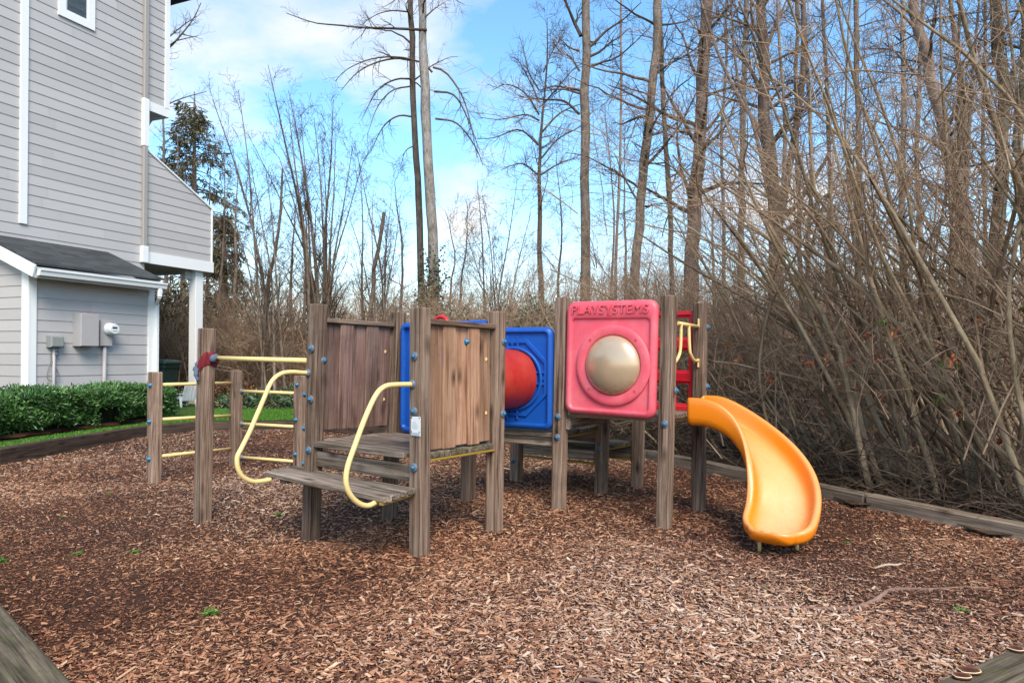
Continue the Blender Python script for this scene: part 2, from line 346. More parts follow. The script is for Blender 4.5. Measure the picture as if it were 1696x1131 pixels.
# wood chips, thousands of them: one heap of stuff
def chips():
    pts = []
    for (y0, y1, dens) in ((1.2, 2.6, 10500), (2.6, 3.6, 10500), (3.6, 5, 7600), (5, 7, 4600), (7, 9, 2200), (9, 12, 1200)):
        x0, x1 = max(-6.3, -.95 * y1 - .8), min(4.4, .95 * y1 + .8); n = int((x1 - x0) * (y1 - y0) * dens)
        x = rng.uniform(x0, x1, n); y = rng.uniform(y0, y1, n); k = inside(x, y) & (np.abs(x) < .86 * y + .7); pts.append(np.stack([x[k], y[k]], 1))
    p = np.concatenate(pts); n = len(p); x, y = p.T
    pn = wavy(x * 1.3 + 3, y * 1.3) * .22
    damp = np.zeros(n)
    for (a, b, r, s) in ((-2.6, 3.6, 1.1, .26), (-3.6, 5.4, 1.6, .3), (2.35, 4.35, .85, .3), (.3, 4.6, .6, .12), (2.6, 5.6, .7, .2), (-.9, 3.7, .5, .12)):
        damp += s * np.exp(-((x - a) ** 2 + (y - b) ** 2) / (r * r))
    fine_ = rng.random(n) < .4; size = (1 - 1.2 * damp.clip(0, .45)) * rng.lognormal(0, .38, n) * np.where(fine_, .55, 1.) * np.where(rng.random(n) < .012, 2.2, 1.)
    L = .0124 * size * np.where(rng.random(n) < .08, 1.8, 1); W = np.minimum(L * rng.uniform(.13, .38, n), .0085 * rng.uniform(.6, 1.2, n)); T = np.minimum(L, W) * rng.uniform(.15, .4, n)
    a = rng.uniform(0, 6.283, n); ux = np.stack([np.cos(a), np.sin(a), rng.normal(0, .2, n)], 1); ux /= np.linalg.norm(ux, axis=1)[:, None]
    up = np.stack([rng.normal(0, .28, n), rng.normal(0, .28, n), np.ones(n)], 1); uy = np.cross(up, ux); uy /= np.linalg.norm(uy, axis=1)[:, None]; uz = np.cross(ux, uy)
    c = np.stack([x, y, gz(x, y) + rng.uniform(-.002, .012, n) + T], 1)
    sg = np.array([(-1, -1, -1), (1, -1, -1), (1, 1, -1), (-1, 1, -1), (-1, -1, 1), (1, -1, 1), (1, 1, 1), (-1, 1, 1)], float)
    jit = rng.uniform(.45, 1.0, (n, 8, 1)); 
    v = c[:, None] + sg[None, :, 0:1] * (L[:, None, None] * ux[:, None]) * jit + sg[None, :, 1:2] * (W[:, None, None] * uy[:, None]) * rng.uniform(.35, 1, (n, 8, 1)) + sg[None, :, 2:3] * (T[:, None, None] * uz[:, None])
    v = v.reshape(-1, 3); b = np.arange(n)[:, None] * 8
    f = np.concatenate([b + np.array(q)[None] for q in ((4, 5, 6, 7), (0, 1, 5, 4), (1, 2, 6, 5), (2, 3, 7, 6), (3, 0, 4, 7))])
    tone = (rng.beta(2.0, 2.0, n) + pn * .42 - damp * .8 + .05 - .16 * fine_).clip(0, 1)
    hue = (rng.random(n) * .8 + .1 + .3 * np.tanh(wavy(x * .8 + 9, y * .8 - 4) * .8)).clip(0, 1)
    me = mesh_np('wood_chips', v, [f], tone=np.repeat(tone, 8)); me.attributes.new('hue', 'FLOAT', 'POINT').data.foreach_set('value', np.repeat(hue, 8).astype(np.float32))
    m = NT('wood_chip'); t = m.attr('tone', 'Fac')
    c1 = m.ramp(t, [(0, (.04, .018, .011)), (.25, (.17, .062, .03)), (.5, (.38, .165, .085)), (.76, (.56, .3, .165)), (1, (.68, .46, .31))])
    c2 = m.ramp(t, [(0, (.045, .027, .022)), (.25, (.16, .074, .048)), (.5, (.33, .18, .122)), (.76, (.5, .325, .23)), (1, (.66, .49, .38))])
    m.base(m.mix(m.ramp(m.attr('hue', 'Fac'), [(.55, (0, 0, 0)), (.95, (1, 1, 1))]), c1, c2), .75, .25)
    link('wood_chips', me, m.m, label='loose reddish brown wood chips covering the play area', cat='wood chips', kind='stuff')
chips()

# ------------------------------------------------------------------ timber edging
def edge(name, pts, w, z0, z1, mat, label, inner=1, grp=None):
    a, b = pts; d = (V(b[0], b[1], 0) - V(a[0], a[1], 0)).normalized(); n = V(-d.y, d.x, 0) * inner
    mb = MB(); c = (z0 + z1) / 2
    mb.beam(V(a[0], a[1], c) + n * w / 2, V(b[0], b[1], c) + n * w / 2, w, z1 - z0, ch=.012, seg=6, wob=.003)
    return build(name, mb, mat, loc=(a[0], a[1], 0), label=label, cat='timber edging', group=grp)
EG = 'timbers edging the wood chip area'
edge('edging_timber', ((-.37 + .1, 1.32 - .09), (-5.9, 6.45)), .15, -.1, .15, M['kerb_front'], 'grey lichened edging timber in the bottom left corner', -1 * -1, EG)
edge('edging_timber', ((4.17, 4.04), (-.30, 1.36)), .15, -.1, .152, M['kerb_front'], 'dark mossy edging timber with fungi in the bottom right corner', 1, EG)
edge('edging_timber', ((3.143, 6.053), (4.19, 4.02)), .13, -.05, .115, M['kerb_grey'], 'grey edging timber at the right under the nearest stems', 1, EG)
edge('edging_timber', ((1.749, 8.854), (3.135, 6.075)), .13, -.05, .112, M['kerb_grey'], 'grey edging timber running behind the slide', 1, EG)
edge('edging_timber', ((-.108, 10.346), (1.749, 8.86)), .13, -.05, .11, M['kerb_grey'], 'edging timber behind the blue panel and rear steps', 1, EG)
edge('edging_timber', ((-3.769, 11.942), (-.11, 10.35)), .13, -.05, .12, M['kerb_dark'], 'far edging timber beyond the brown planked fort', 1, EG)
edge('edging_timber', ((-5.312, 11.75), (-3.77, 11.945)), .12, -.05, .15, M['kerb_dark'], 'dark edging timber between the lawn and the yellow climbing bars', 1, EG)
edge('edging_timber', ((-5.785, 10.87), (-5.315, 11.745)), .12, -.05, .155, M['kerb_dark'], 'short dark edging timber at the bend of the lawn edge', 1, EG)
edge('edging_timber', ((-6.1, 8.151), (-5.785, 10.865)), .12, -.05, .165, M['kerb_dark'], 'long dark brown edging timber below the hedge', 1, EG)
edge('edging_timber', ((-5.93, 6.47), (-6.1, 8.15)), .12, -.05, .16, M['kerb_dark'], 'dark edging timber running off the left side of the photo', 1, EG)
# ------------------------------------------------------------------ play structure
PW = .104
PT = dict(A=V(-.606, 4.562, 0), B=V(-1.517, 5.2, 0), C=V(-.126, 5.191, 0), D=V(-1.037, 5.829, 0), J=V(-.397, 6.32, 0), E=V(.416, 5.945, 0), F=V(1.217, 5.41, 0),
          G=V(1.662, 6.043, 0), H=V(.875, 6.62, 0), I=V(.056, 7.175, 0), K=V(1.298, 7.029, 0), M=V(-2.473, 5.477, 0))
TOP = dict(A=(696.3, 510), B=(527, 504), C=(823, 516), D=(659, 517), E=(933, 493), F=(1109, 490), G=(1160, 502), M=(343, 544))   # photo pixels of the post tops
ang1 = math.atan2(.638, -.911); X1 = V(-math.cos(ang1), -math.sin(ang1), 0); N1 = V(X1.y, -X1.x, 0)      # X1: B->A direction, N1: towards the viewer
ang2 = math.atan2(-.535, .80); X2 = V(math.cos(ang2), math.sin(ang2), 0); N2 = V(X2.y, -X2.x, 0)
N1 = N1 if N1.y < 0 else -N1; N2 = N2 if N2.y < 0 else -N2
play = thing('play_structure', 'timber play fort with brown plank walls, blue and red panels, crawl tunnel and orange slide', 'play structure', (0, 5.8, 0))
TOPP = {}; posts = {}
for k, p in PT.items():
    if k in TOP: t = P(*TOP[k], p.y)
    else: t = V(p.x + .02, p.y, {'J': 1.5, 'H': 1.5, 'I': 1.45, 'K': 1.2}[k])
    TOPP[k] = t; up = N2 if k in 'EFGHIJK' else N1
    b = V(p.x, p.y, 0) - (t - V(p.x, p.y, 0)).normalized() * .18
    mb = MB(); mb.beam(b, t, PW, PW, up=up, ch=.007, seg=5, wob=.0012)
    posts[k] = build('post', mb, M['post'], play)
def at(k, z):                                     # centre of a (leaning) post at height z
    a = PT[k]; t = TOPP[k]; return a + (t - a) * (z / t.z)
def bolts(k, pix, face='l'):
    n = (N2 if k in 'EFGHIJK' else N1); s = (X2 if k in 'EFGHIJK' else X1)
    nn = n if face == 'l' else s
    for px, py in pix:
        p = on_plane(px, py, at(k, .8) + nn * (PW / 2 + .001), nn)
        mb = MB(); r = .02
        mb.lathe([(r * 1.5, -.004), (r * 1.5, .005), (r * 1.35, .01), (r * .6, .012)], p, nn, 14); bo = build('bolt', mb, M['washer'], posts[k])
        c = MB(); c.lathe([(r * .74, .008), (r * .72, .018), (r * .52, .025), (r * .2, .0275), (.0005, .028)], p, nn, 12)
        # the coloured cap belongs to the same bolt: second material on the bolt mesh
        me = bo.data; me.materials.append(M['bolt']); cv = np.array(c.v) - np.array(play.location)
        nv = len(me.vertices); vs = [tuple(q.co) for q in me.vertices] + cv.tolist(); fs = [tuple(q.vertices) for q in me.polygons]; n0 = len(fs); fs += [tuple(i + nv for i in f) for f in c.f]
        m2 = bpy.data.meshes.new('bolt'); m2.from_pydata(vs, [], fs); m2.materials.append(M['washer']); m2.materials.append(M['bolt'])
        m2.polygons.foreach_set('material_index', np.array([0] * n0 + [1] * (len(fs) - n0), np.int32)); m2.polygons.foreach_set('use_smooth', np.ones(len(fs), bool)); m2.update(); bo.data = m2
bolts('A', [(687, 590), (686, 681), (686, 774)])
bolts('B', [(516, 577), (515, 661), (512, 745)]); bolts('B', [(536, 597)], 'r')
bolts('C', [(834, 566), (833, 685)], 'r'); bolts('D', [(669, 563), (667, 673)], 'r')
bolts('E', [(924, 690), (923, 724)]); bolts('F', [(1101, 702)]); bolts('F', [(1119, 647)], 'r')
bolts('G', [(1172, 542), (1171, 640)], 'r'); bolts('H', [(993, 742)]); bolts('I', [(850, 763)])

# plank walls of the first platform
def plank_wall(k0, k1, zb, zt, mat, nm, n=5, gap0=.02, gap1=.03, warm=False, outset=0.):
    a = at(k0, 1.1); b = at(k1, 1.1); d = (b - a); d.z = 0; L = d.length; d.normalize(); s = V(d.y, -d.x, 0)
    u0 = PW / 2 + gap0; u1 = L - PW / 2 - gap1; wd = (u1 - u0) / n
    wall = MB()
    root = None
    for i in range(n):
        mb = MB() if root is None else mb
        uc = u0 + wd * (i + .5); lean = (TOPP[k0].x - PT[k0].x) / TOPP[k0].z
        o = PT[k0] + d * uc + s * (outset + (.012 if i % 2 else -.012)); bz = zb + rnd.uniform(-.006, .006) + (at(k1, 1).z - 1) * 0
        mb.beam(o + V(lean * bz, 0, bz), o + V(lean * zt, 0, zt), .026, wd + (-.004 if i % 2 else .026), up=d, ch=.007, seg=4, wob=.002); root = mb
    w_ = build('plank_wall', root, mat, play, label=nm)
    r = MB(); q0 = PT[k0] + d * (PW / 2 - .0) + V(TOPP[k0].x - PT[k0].x, 0, 0) * .8; q1 = PT[k0] + d * (L - PW / 2) + V(TOPP[k0].x - PT[k0].x, 0, 0) * .8
    r.beam(q0 + V(0, 0, zt + .021), q1 + V(0, 0, zt + .021 - .006), .085, .036, ch=.006, seg=3, wob=.001); build('top_rail', r, M['post'], w_)
    for z in (zb + .22, zb + .62):                     # yellow spacer pegs between wall and post
        p = PT[k0] + d * (u1 + .012) + V(lean * z, 0, z) - s * 0; pg = MB(); pg.tube([p - d * .02 + N1 * .03, p + N1 * .055], .013, 10); build('peg', pg, M['yellow'], w_)
    return w_
wac = plank_wall('A', 'C', .666, 1.515, M['plank_warm'], 'orange brown plank wall')
wbd = plank_wall('B', 'D', .72, 1.55, M['plank_dark'], 'dark purplish brown plank wall')
for px, py in [(773, 566)]:
    nn = X1; p = on_plane(px, py, at('A', 1.) + X1 * .024, nn); mb = MB(); mb.lathe([(.027, -.004), (.026, .008), (.018, .014), (.015, .02), (.006, .026), (.0005, .027)], p, nn, 14); build('bolt', mb, M['bolt'], wac)

def deck(corners, z, th, n, mat, nm='deck', over0=0., over1=0., edge=True):
    """boards running along corners[0]->corners[1], stacked towards corners[3]"""
    a, b, c, d = [V(q.x, q.y, z - th / 2) for q in corners]; mb = MB()
    for i in range(n):
        t = (i + .5) / n; p = a.lerp(d, t); q = b.lerp(c, t); wd = (d - a).length / n
        u = (q - p).normalized(); mb.beam(p - u * over0 + V(0, 0, rnd.uniform(-.002, .002)), q + u * over1 + V(0, 0, rnd.uniform(-.002, .002)), wd - .005, th, ch=.006, seg=6, wob=.0015)
    o = build(nm, mb, mat, play)
    if edge:
        e = MB(); zz = z - th - .009
        for p, q in ((a, d), (b, c)):
            e = MB(); mid_ = (a + b + c + d) / 4; p = p + (mid_ - p).normalized() * .035; q = q + (mid_ - q).normalized() * .035; p = V(p.x, p.y, zz); q = V(q.x, q.y, zz); e.beam(p, q, .03, .018, ch=.003); build('steel_edge', e, M['yellow_steel'], o)
    return o
h = PW / 2
cA, cB, cC, cD = (at(k, .65) for k in 'ABCD')
deck([cB - X1 * h + N1 * (h - .0) + X1 * PW, cA + N1 * h - X1 * PW, cC - X1 * PW - N1 * h, cD + X1 * 0 - N1 * h + X1 * h * .4], .655, .042, 6, M['deck'], 'deck', edge=False)
def side_strip(p, q, z, th, nm, mat):               # the moss covered end of the boards outside the wall
    mb = MB(); n = 6
    for i in range(n):
        a = p.lerp(q, i / n); b = p.lerp(q, (i + 1) / n - .012 / 1); m_ = (a + b) / 2; d = (q - p).normalized(); s = V(d.y, -d.x, 0)
        mb.beam(V(m_.x, m_.y, z - th / 2) - s * (PW + .01) * .95, V(m_.x, m_.y, z - th / 2) + s * .035, (b - a).length, th, ch=.006)
    o = build(nm, mb, mat, play); e = MB(); d = (q - p).normalized(); s = V(d.y, -d.x, 0); e.beam(V(p.x, p.y, z - th - .009) + s * .03, V(q.x, q.y, z - th - .009) + s * .03, .02, .016, ch=.003); build('steel_edge', e, M['yellow_steel'], o)
dv = (cC - cA).normalized(); side_strip(cA + dv * h, cC - dv * h, .655, .042, 'deck_edge', M['deck_moss'])
dv = (cD - cB).normalized(); side_strip(cD - dv * h, cB + dv * h, .655, .042, 'deck_edge', M['deck'])
rb = MB(); p0 = at('B', .5) + X1 * (h + .002); p1 = at('A', .5) - X1 * (h + .002); rb.beam(V(p0.x, p0.y, .525) - N1 * .0, V(p1.x, p1.y, .515) - N1 * .0, .035, .115, ch=.006, seg=5, wob=.001); build('riser_board', rb, M['deck'], play)
# entrance bench step
S = .435
f0 = G(440, 780, S); f1 = G(635, 824, S); b1 = at('A', S) - X1 * 0 + N1 * (h + .004) + X1 * (h * .3); b0 = f0 + (b1 - f1) * .86
bn = deck([f0, f1, b1, b0], S, .038, 4, M['deck'], 'step_bench')
cr_ = MB(); m0 = f0.lerp(f1, .12); m1 = f0.lerp(f1, .9); k0 = b0.lerp(b1, .12); k1 = b0.lerp(b1, .9)
for p, q in ((m0, k0), (m1, k1)):
    cr_ = MB(); cr_.beam(V(p.x, p.y, S - .058) + N1 * -.05, V(q.x, q.y, S - .058), .07, .038, ch=.004); build('crossbeam', cr_, M['post'], bn)

def curve(pts, n=8):                                 # Catmull-Rom through points
    pts = [Vector(p) for p in pts]; out = []; q = [pts[0] * 2 - pts[1]] + pts + [pts[-1] * 2 - pts[-2]]
    for i in range(1, len(q) - 2):
        for k in range(n):
            t = k / n; a, b, c, d = q[i - 1], q[i], q[i + 1], q[i + 2]
            out.append(.5 * ((2 * b) + (c - a) * t + (2 * a - 5 * b + 4 * c - d) * t * t + (3 * b - a - 3 * c + d) * t ** 3))
    return out + [pts[-1]]
def grab_rail(pix, p0, n, ends):
    pts = [on_plane(px, py, p0, n) for px, py in pix]; mb = MB(); mb.tube(curve(pts), .0165, 12); o = build('grab_rail', mb, M['yellow'], play)
    for q in ends:
        c = MB(); dd_ = pts[1] - pts[0]; fc = p0 + X1 * .022 - N1 * 0; s_ = (fc - pts[0]).dot(N1) / (dd_.dot(N1) or 1e-6); c.lathe([(.031, -.004), (.031, .010), (.023, .018), (.0175, .02)], pts[0] + dd_ * max(0, min(2.5, s_)), N1, 14); build('collar', c, M['washer'], o)
pA = at('A', 1.) + N1 * h - X1 * .022
grab_rail([(692, 636), (676, 636.5), (655, 637), (640, 639), (629, 646), (621, 657), (612, 675), (600, 704), (588, 737), (577, 768), (573, 790), (575, 808), (583, 823), (596, 834), (610, 837), (624, 831)], pA, X1, (0,))
pB = at('B', 1.) + N1 * h - X1 * .022
grab_rail([(519, 618), (500, 617), (483, 616), (468, 618), (456, 625), (447, 637), (438, 658), (426, 686), (413, 716), (400, 742), (393, 757), (394, 775), (402, 789), (416, 796.5), (430, 797), (448, 794)], pB, X1, (0,))
# turning bar from the single post to post B
mb = MB(); q0 = on_plane(357, 593, at('M', 1.2) , N1); q1 = on_plane(508, 597, at('B', 1.2), N1); q0 = P(356, 593, PT['M'].y); q1 = P(509, 597, PT['B'].y)
mb.tube([q0, q1], .019, 12); hb = build('turning_bar', mb, M['yellow'], play); c = MB(); c.lathe([(.033, -.004), (.033, .02), (.024, .03)], q0, q1 - q0, 14); build('collar', c, M['washer'], hb)

# notice plate on post A
c0 = on_plane(689, 706, at('A', .9) + N1 * (h + .002), N1); ux = X1; lean = (TOPP['A'] - PT['A']).normalized()
def plate(c, w, hgt, th, mat, nm, par):
    mb = MB(); lp = [(-w, -hgt), (w, -hgt), (w, hgt), (-w, hgt)]
    mb.loft([[c + ux * a * k + lean * b * k + N1 * z for a, b in lp] for k, z in ((1, 0), (1, th * .7), (.97, th))]); return build(nm, mb, mat, par)
pl = plate(c0, .041, .064, .005, M['plate'], 'notice_plate', posts['A'])
for (a, b) in ((-.034, .057), (.034, .057), (-.034, -.036), (.034, -.036)):
    tmp = MB(); tmp.lathe([(.004, .004), (.004, .0075), (.0005, .008)], c0 + ux * a + lean * b, N1, 8); build('plate_screw', tmp, M['black'], posts['A'])
g2 = MB(); g2.loft([[c0 + ux * a + lean * b + N1 * z for a, b in ((-.038, -.06), (.038, -.06), (.038, -.045), (.02, -.041), (0, -.0395), (-.02, -.041), (-.038, -.045))] for z in (.005, .0065)]); build('plate_foot', g2, M['plate_grey'], posts['A'])
g3 = MB()
for (a, b, l) in ((-.012, .026, .018), (-.006, .014, .024), (-.004, .004, .026), (-.004, -.005, .026), (-.004, -.014, .022)): g3.loft([[c0 + ux * (a + q * l) + lean * (b + r_ * .0012) + N1 * z for q, r_ in ((-1, -1), (1, -1), (1, 1), (-1, 1))] for z in (.0055, .0062)])
build('plate_print', g3, M['plate_grey'], play)

# ---- moulded panels
def rr(w, hh, r, m=5, cx=0., cy=0.):                 # rounded rectangle loop
    o = []
    for (sx, sy, a0) in ((1, -1, -90), (1, 1, 0), (-1, 1, 90), (-1, -1, 180)):
        for i in range(m + 1):
            a = R(a0 + 90 * i / m); o.append((cx + sx * (w - r) + r * math.cos(a), cy + sy * (hh - r) + r * math.sin(a)))
    return o
class Frame:
    def __init__(s, o, x, y, n): s.o, s.x, s.y, s.n = o, x, y, n
    def loop(s, pts, z): return [s.o + s.x * a + s.y * b + s.n * z for a, b in pts]
def moulded(fr, w, hh, th, rec, mat, nm, r=.07, edge=.02, depth=.016, par=None, cy=0., rw=None, rh=None):
    rw = rw or w - .045; rh = rh or hh - .045
    L = [fr.loop(rr(w - .012, hh - .012, r), 0), fr.loop(rr(w, hh, r), .012), fr.loop(rr(w, hh, r), th - edge), fr.loop(rr(w - edge * .3, hh - edge * .3, r), th - edge * .35), fr.loop(rr(w - edge, hh - edge, r * .9), th)]
    if rec: L += [fr.loop(rr(rw + .006, rh + .006, r * .55, cy=cy), th), fr.loop(rr(rw, rh, r * .5, cy=cy), th - .004), fr.loop(rr(rw - .008, rh - .008, r * .45, cy=cy), th - depth)]
    mb = MB(); mb.loft(L, smooth=False); o = build(nm, mb, mat, par or play, smooth_all=False)
    for p in o.data.polygons: p.use_smooth = len(p.vertices) == 4
    o.data.set_sharp_from_angle(angle=R(42)) if hasattr(o.data, 'set_sharp_from_angle') else None
    return o
# bubble panel between E and F
TL, TR, BR, BL = P(943, 499, 5.9), P(1094, 498, 5.44), P(1087, 692, 5.44), P(940, 684, 5.9)
c = (TL + TR + BR + BL) / 4; bx = ((TR + BR) - (TL + BL)).normalized(); by = ((TL + TR) - (BL + BR)); by = (by - bx * by.dot(bx)).normalized(); bn_ = by.cross(bx) * -1; bn_ = bn_ if bn_.y < 0 else -bn_
pw = ((TR - TL).length + (BR - BL).length) / 4; ph = ((TL - BL).length + (TR - BR).length) / 4
fb = Frame(c - bn_ * .0, bx, by, bn_)
bub = moulded(fb, pw, ph, .062, True, M['red'], 'bubble_panel', r=.075, edge=.03, depth=.019, cy=-ph * .105, rw=pw * .87, rh=ph * .80)
cc = on_plane(1015, 605, c + bn_ * .05, bn_)
rg = MB(); rg.lathe([(.332, .048), (.332, .064), (.326, .070), (.30, .072), (.262, .072), (.252, .068), (.246, .052)], cc - bn_ * .05, bn_, 64); ring = build('window_ring', rg, M['red'], bub)
dm = MB(); dm.lathe([(.248, .05)] + [(.246 * math.cos(R(t)), .05 + .11 * math.sin(R(t))) for t in range(6, 90, 7)] + [(.0008, .16)], cc - bn_ * .05, bn_, 64); build('bubble_window', dm, M['dome'], bub)
for (a, b) in ((-1, 1), (1, 1), (-1, -1), (1, -1)):
    s_ = MB(); s_.lathe([(.011, .070), (.011, .0735), (.007, .0745), (.006, .071), (.0005, .0705)], cc - bn_ * .05 + (bx * a + by * b) * .205, bn_, 12); build('screw', s_, M['red_deep'], bub)
def text_mesh(txt, w, hgt, depth):
    cu = bpy.data.curves.new('lettering', 'FONT'); cu.body = txt; cu.extrude = depth; cu.bevel_depth = .0; cu.offset = -.006; cu.space_character = 1.04; cu.align_x = 'CENTER'; cu.align_y = 'CENTER'
    o = bpy.data.objects.new('lettering', cu); COL.objects.link(o); dg = bpy.context.evaluated_depsgraph_get(); me = bpy.data.meshes.new_from_object(o.evaluated_get(dg)); bpy.data.objects.remove(o)
    v = np.array([q.co[:] for q in me.vertices]); mn, mx_ = v.min(0), v.max(0); v[:, 0] = (v[:, 0] - (mn[0] + mx_[0]) / 2) * (w / (mx_[0] - mn[0])); v[:, 1] = (v[:, 1] - (mn[1] + mx_[1]) / 2) * (hgt / (mx_[1] - mn[1]))
    return me, v
me, v = text_mesh('PLAYSYSTEMS', pw * 1.68, .072, .012)
tc_ = c + by * (ph * .845) + bn_ * .062; W3 = np.array(tc_) + v[:, :1] * np.array(bx) + v[:, 1:2] * np.array(by) + v[:, 2:3] * np.array(bn_) - np.array(play.location)
me.vertices.foreach_set('co', W3.astype(np.float32).ravel()); me.update(); me.materials.clear(); me.materials.append(M['red']); me.materials.append(M['red_side_shade']); me.polygons.foreach_set('material_index', np.array([0 if abs(q.normal.dot(bn_)) > .7 else 1 for q in me.polygons], np.int32)); link('lettering', me, None, bub)
em = MB()
for k in (-1, 0, 1):
    q = tc_ + bx * (k * .014) - by * .055
    em.tube([q + bx * (.006 * math.cos(R(a))) + by * (.011 * math.sin(R(a)) - .005) for a in range(0, 181, 30)], .0022, 6)
build('emblem', em, M['red_deep'], bub)

# blue tunnel panels and the red tube
def blue_panel(a, b, z0, z1, flip, nm):
    a = V(a.x, a.y, 0); b = V(b.x, b.y, 0); d = (b - a).normalized(); n = V(d.y, -d.x, 0); n = n if n.y < 0 else -n
    w_ = (b - a).length / 2; o = (a + b) / 2 + V(0, 0, (z0 + z1) / 2)
    fr = Frame(o - n * .0, d, V(0, 0, 1), n); p = moulded(fr, w_, (z1 - z0) / 2, .07, True, M['blue'], 'tunnel_panel', r=.06, edge=.03, depth=.03)
    return p, fr, w_, (z1 - z0) / 2
eJ, eE = at('J', 1.1), at('E', 1.1); dJE = (eE - eJ).normalized()
bp, bf, bw, bh = blue_panel(eJ + dJE * (h + .01), eE - dJE * (h + .012), .672, 1.568, 1, '')
TC = bf.o + bf.n * .03; tz = 1.11
def octo(r, cut=.42):
    o = []
    for i in range(4):
        for s in (-cut, cut):
            a = i * math.pi / 2; o.append((r * math.cos(a) - s * r * math.sin(a), r * math.sin(a) + s * r * math.cos(a)))
    return o
oc = MB(); RO = min(bw, bh) - .06
for (z, r0) in ((.036, RO + .016), (.058, RO + .010), (.058, RO - .014), (.036, RO - .02)):
    pass
oc.loft([bf.loop(octo(RO + .016), .036), bf.loop(octo(RO + .010), .058), bf.loop(octo(RO - .016), .058), bf.loop(octo(RO - .022), .036)], closed=True); build('octagon_ridge', oc, M['blue'], bp)
for i in range(4):
    a = i * math.pi / 2; rd = Frame(bf.o, bf.x * math.cos(a) + bf.y * math.sin(a), bf.y * math.cos(a) - bf.x * math.sin(a), bf.n)
    for s in (-.05, .05):
        mb = MB(); mb.beam(rd.o + rd.x * (RO - .12) + rd.y * s + rd.n * .045, rd.o + rd.x * (RO + .045) + rd.y * s + rd.n * .045, .02, .024, up=rd.n, ch=.004); build('rib', mb, M['blue'], bp)
    mb = MB(); mb.loft([rd.loop([(RO + .005, -.032), (RO + .005, .032), (RO - .045, 0)], z) for z in (.036, .056)]); build('arrow', mb, M['blue'], bp)
tr = MB(); tr.lathe([(.29, .036), (.29, .056), (.282, .062), (.266, .062), (.262, .05)], V(bf.o.x, bf.o.y, tz), bf.n, 48); build('tunnel_collar', tr, M['blue'], bp)
a_ = at('D', 1.1); b_ = at('C', 1.1); dd = (b_ - a_).normalized()
bp2, bf2, _, _ = blue_panel(a_ + dd * (h + .03) - N1 * .03, b_ - dd * (h + .01) - N1 * .03, .66, 1.585, 1, '')
t0 = V(bf2.o.x, bf2.o.y, tz) - N1 * .0; t1 = V(bf.o.x, bf.o.y, tz); td = (t1 - t0).normalized()
tu = MB(); prof = []
Lt = (t1 - t0).length
for i in range(25):
    u = i / 24; prof.append((.262 + (.004 if i % 6 == 3 else 0), u * Lt))
tu.lathe(prof, t0, td, 48); tube = build('crawl_tunnel', tu, M['red_tube'], play)
sm_ = MB(); 
sm_.lathe([(.2645, Lt * .5 - .006), (.2665, Lt * .5 - .003), (.2665, Lt * .5 + .003), (.2645, Lt * .5 + .006)], t0, td, 48); build('seam', sm_, M['red_tube'], tube)
# small red steering wheel on the back of the first blue panel
sw = MB(); wc = P(730, 541, bf2.o.y + .12); nw = N1; ring_pts = [wc + X1 * (.083 * math.cos(R(a))) + V(0, 0, .083 * math.sin(R(a))) for a in range(0, 361, 15)]
sw.tube(ring_pts, .017, 10, cap=False); swo = build('steering_wheel', sw, M['red_deep'], play)
sp = MB(); sp.tube([wc - X1 * .08, wc + X1 * .08], .012, 8); sp.tube([wc, wc - V(0, 0, .08)], .012, 8); sp.tube([wc, wc + N1 * .12], .016, 8); build('spoke', sp, M['red_deep'], swo)

# second platform: decks, steps and boards behind
cE, cF, cG, cH, cI, cJ, cK = (V(at(k, .7).x, at(k, .7).y, 0) for k in 'EFGHIJK')
ud = deck([cE - N2 * .05 + X2 * (h + .01), cF - N2 * .05 - X2 * (h + .01), cG - N2 * h * 0 - X2 * (h + .01), cH + X2 * (h + .01)], .835, .045, 6, M['deck'], 'upper_deck')
md = deck([cJ + dJE * (h + .01), cE - dJE * (h * .2), cH - X2 * (h * .4), cI + X2 * (h + .01)], .648, .042, 6, M['deck_moss'], 'middle_deck')
off = (cK - cH); sb = deck([cI + V(.09, -.06, 0), cH + V(.03, .06, 0), cK - X2 * (h + .005), cI + off * 1.0], .452, .04, 4, M['deck_moss'], 'rear_step')
for (p, q, z0, z1) in ((cI + V(.07, -.05, 0), cH - V(.06, -.03, 0), .485, .6), (cI + V(.07, -.05, 0), cH - V(.06, -.03, 0), .30, .395), (cI + off, cK - X2 * (h + .004), .275, .40)):
    mb = MB(); mb.beam(V(p.x, p.y, (z0 + z1) / 2), V(q.x, q.y, (z0 + z1) / 2), .036, z1 - z0, ch=.005, seg=5, wob=.001); build('riser_board', mb, M['deck'], play)
mb = MB(); p, q = cI + off, cK - X2 * (h + .004); mb.beam(V(p.x, p.y, .255), V(q.x, q.y, .262), .03, .026, ch=.003); build('steel_edge', mb, M['yellow_steel'], play); mb = MB(); p, q = cI + V(.07, -.05, 0), cH - V(.06, -.03, 0); mb.beam(V(p.x, p.y, .275), V(q.x, q.y, .275), .03, .024, ch=.003); build('steel_edge', mb, M['yellow_steel'], play)
mb = MB(); p = cE + X2 * .0; q = cH; mb.beam(V(p.x, p.y, .73) + X2 * .07, V(q.x, q.y, .73) + X2 * .03, .036, .10, ch=.005, seg=5); build('riser_board', mb, M['deck'], play)
mb = MB(); p, q = cJ + dJE * h, cE - dJE * h; mb.beam(V(p.x, p.y, .575) - bf.n * .05, V(q.x, q.y, .575) - bf.n * .05, .036, .10, ch=.005, seg=4); build('riser_board', mb, M['deck'], play)

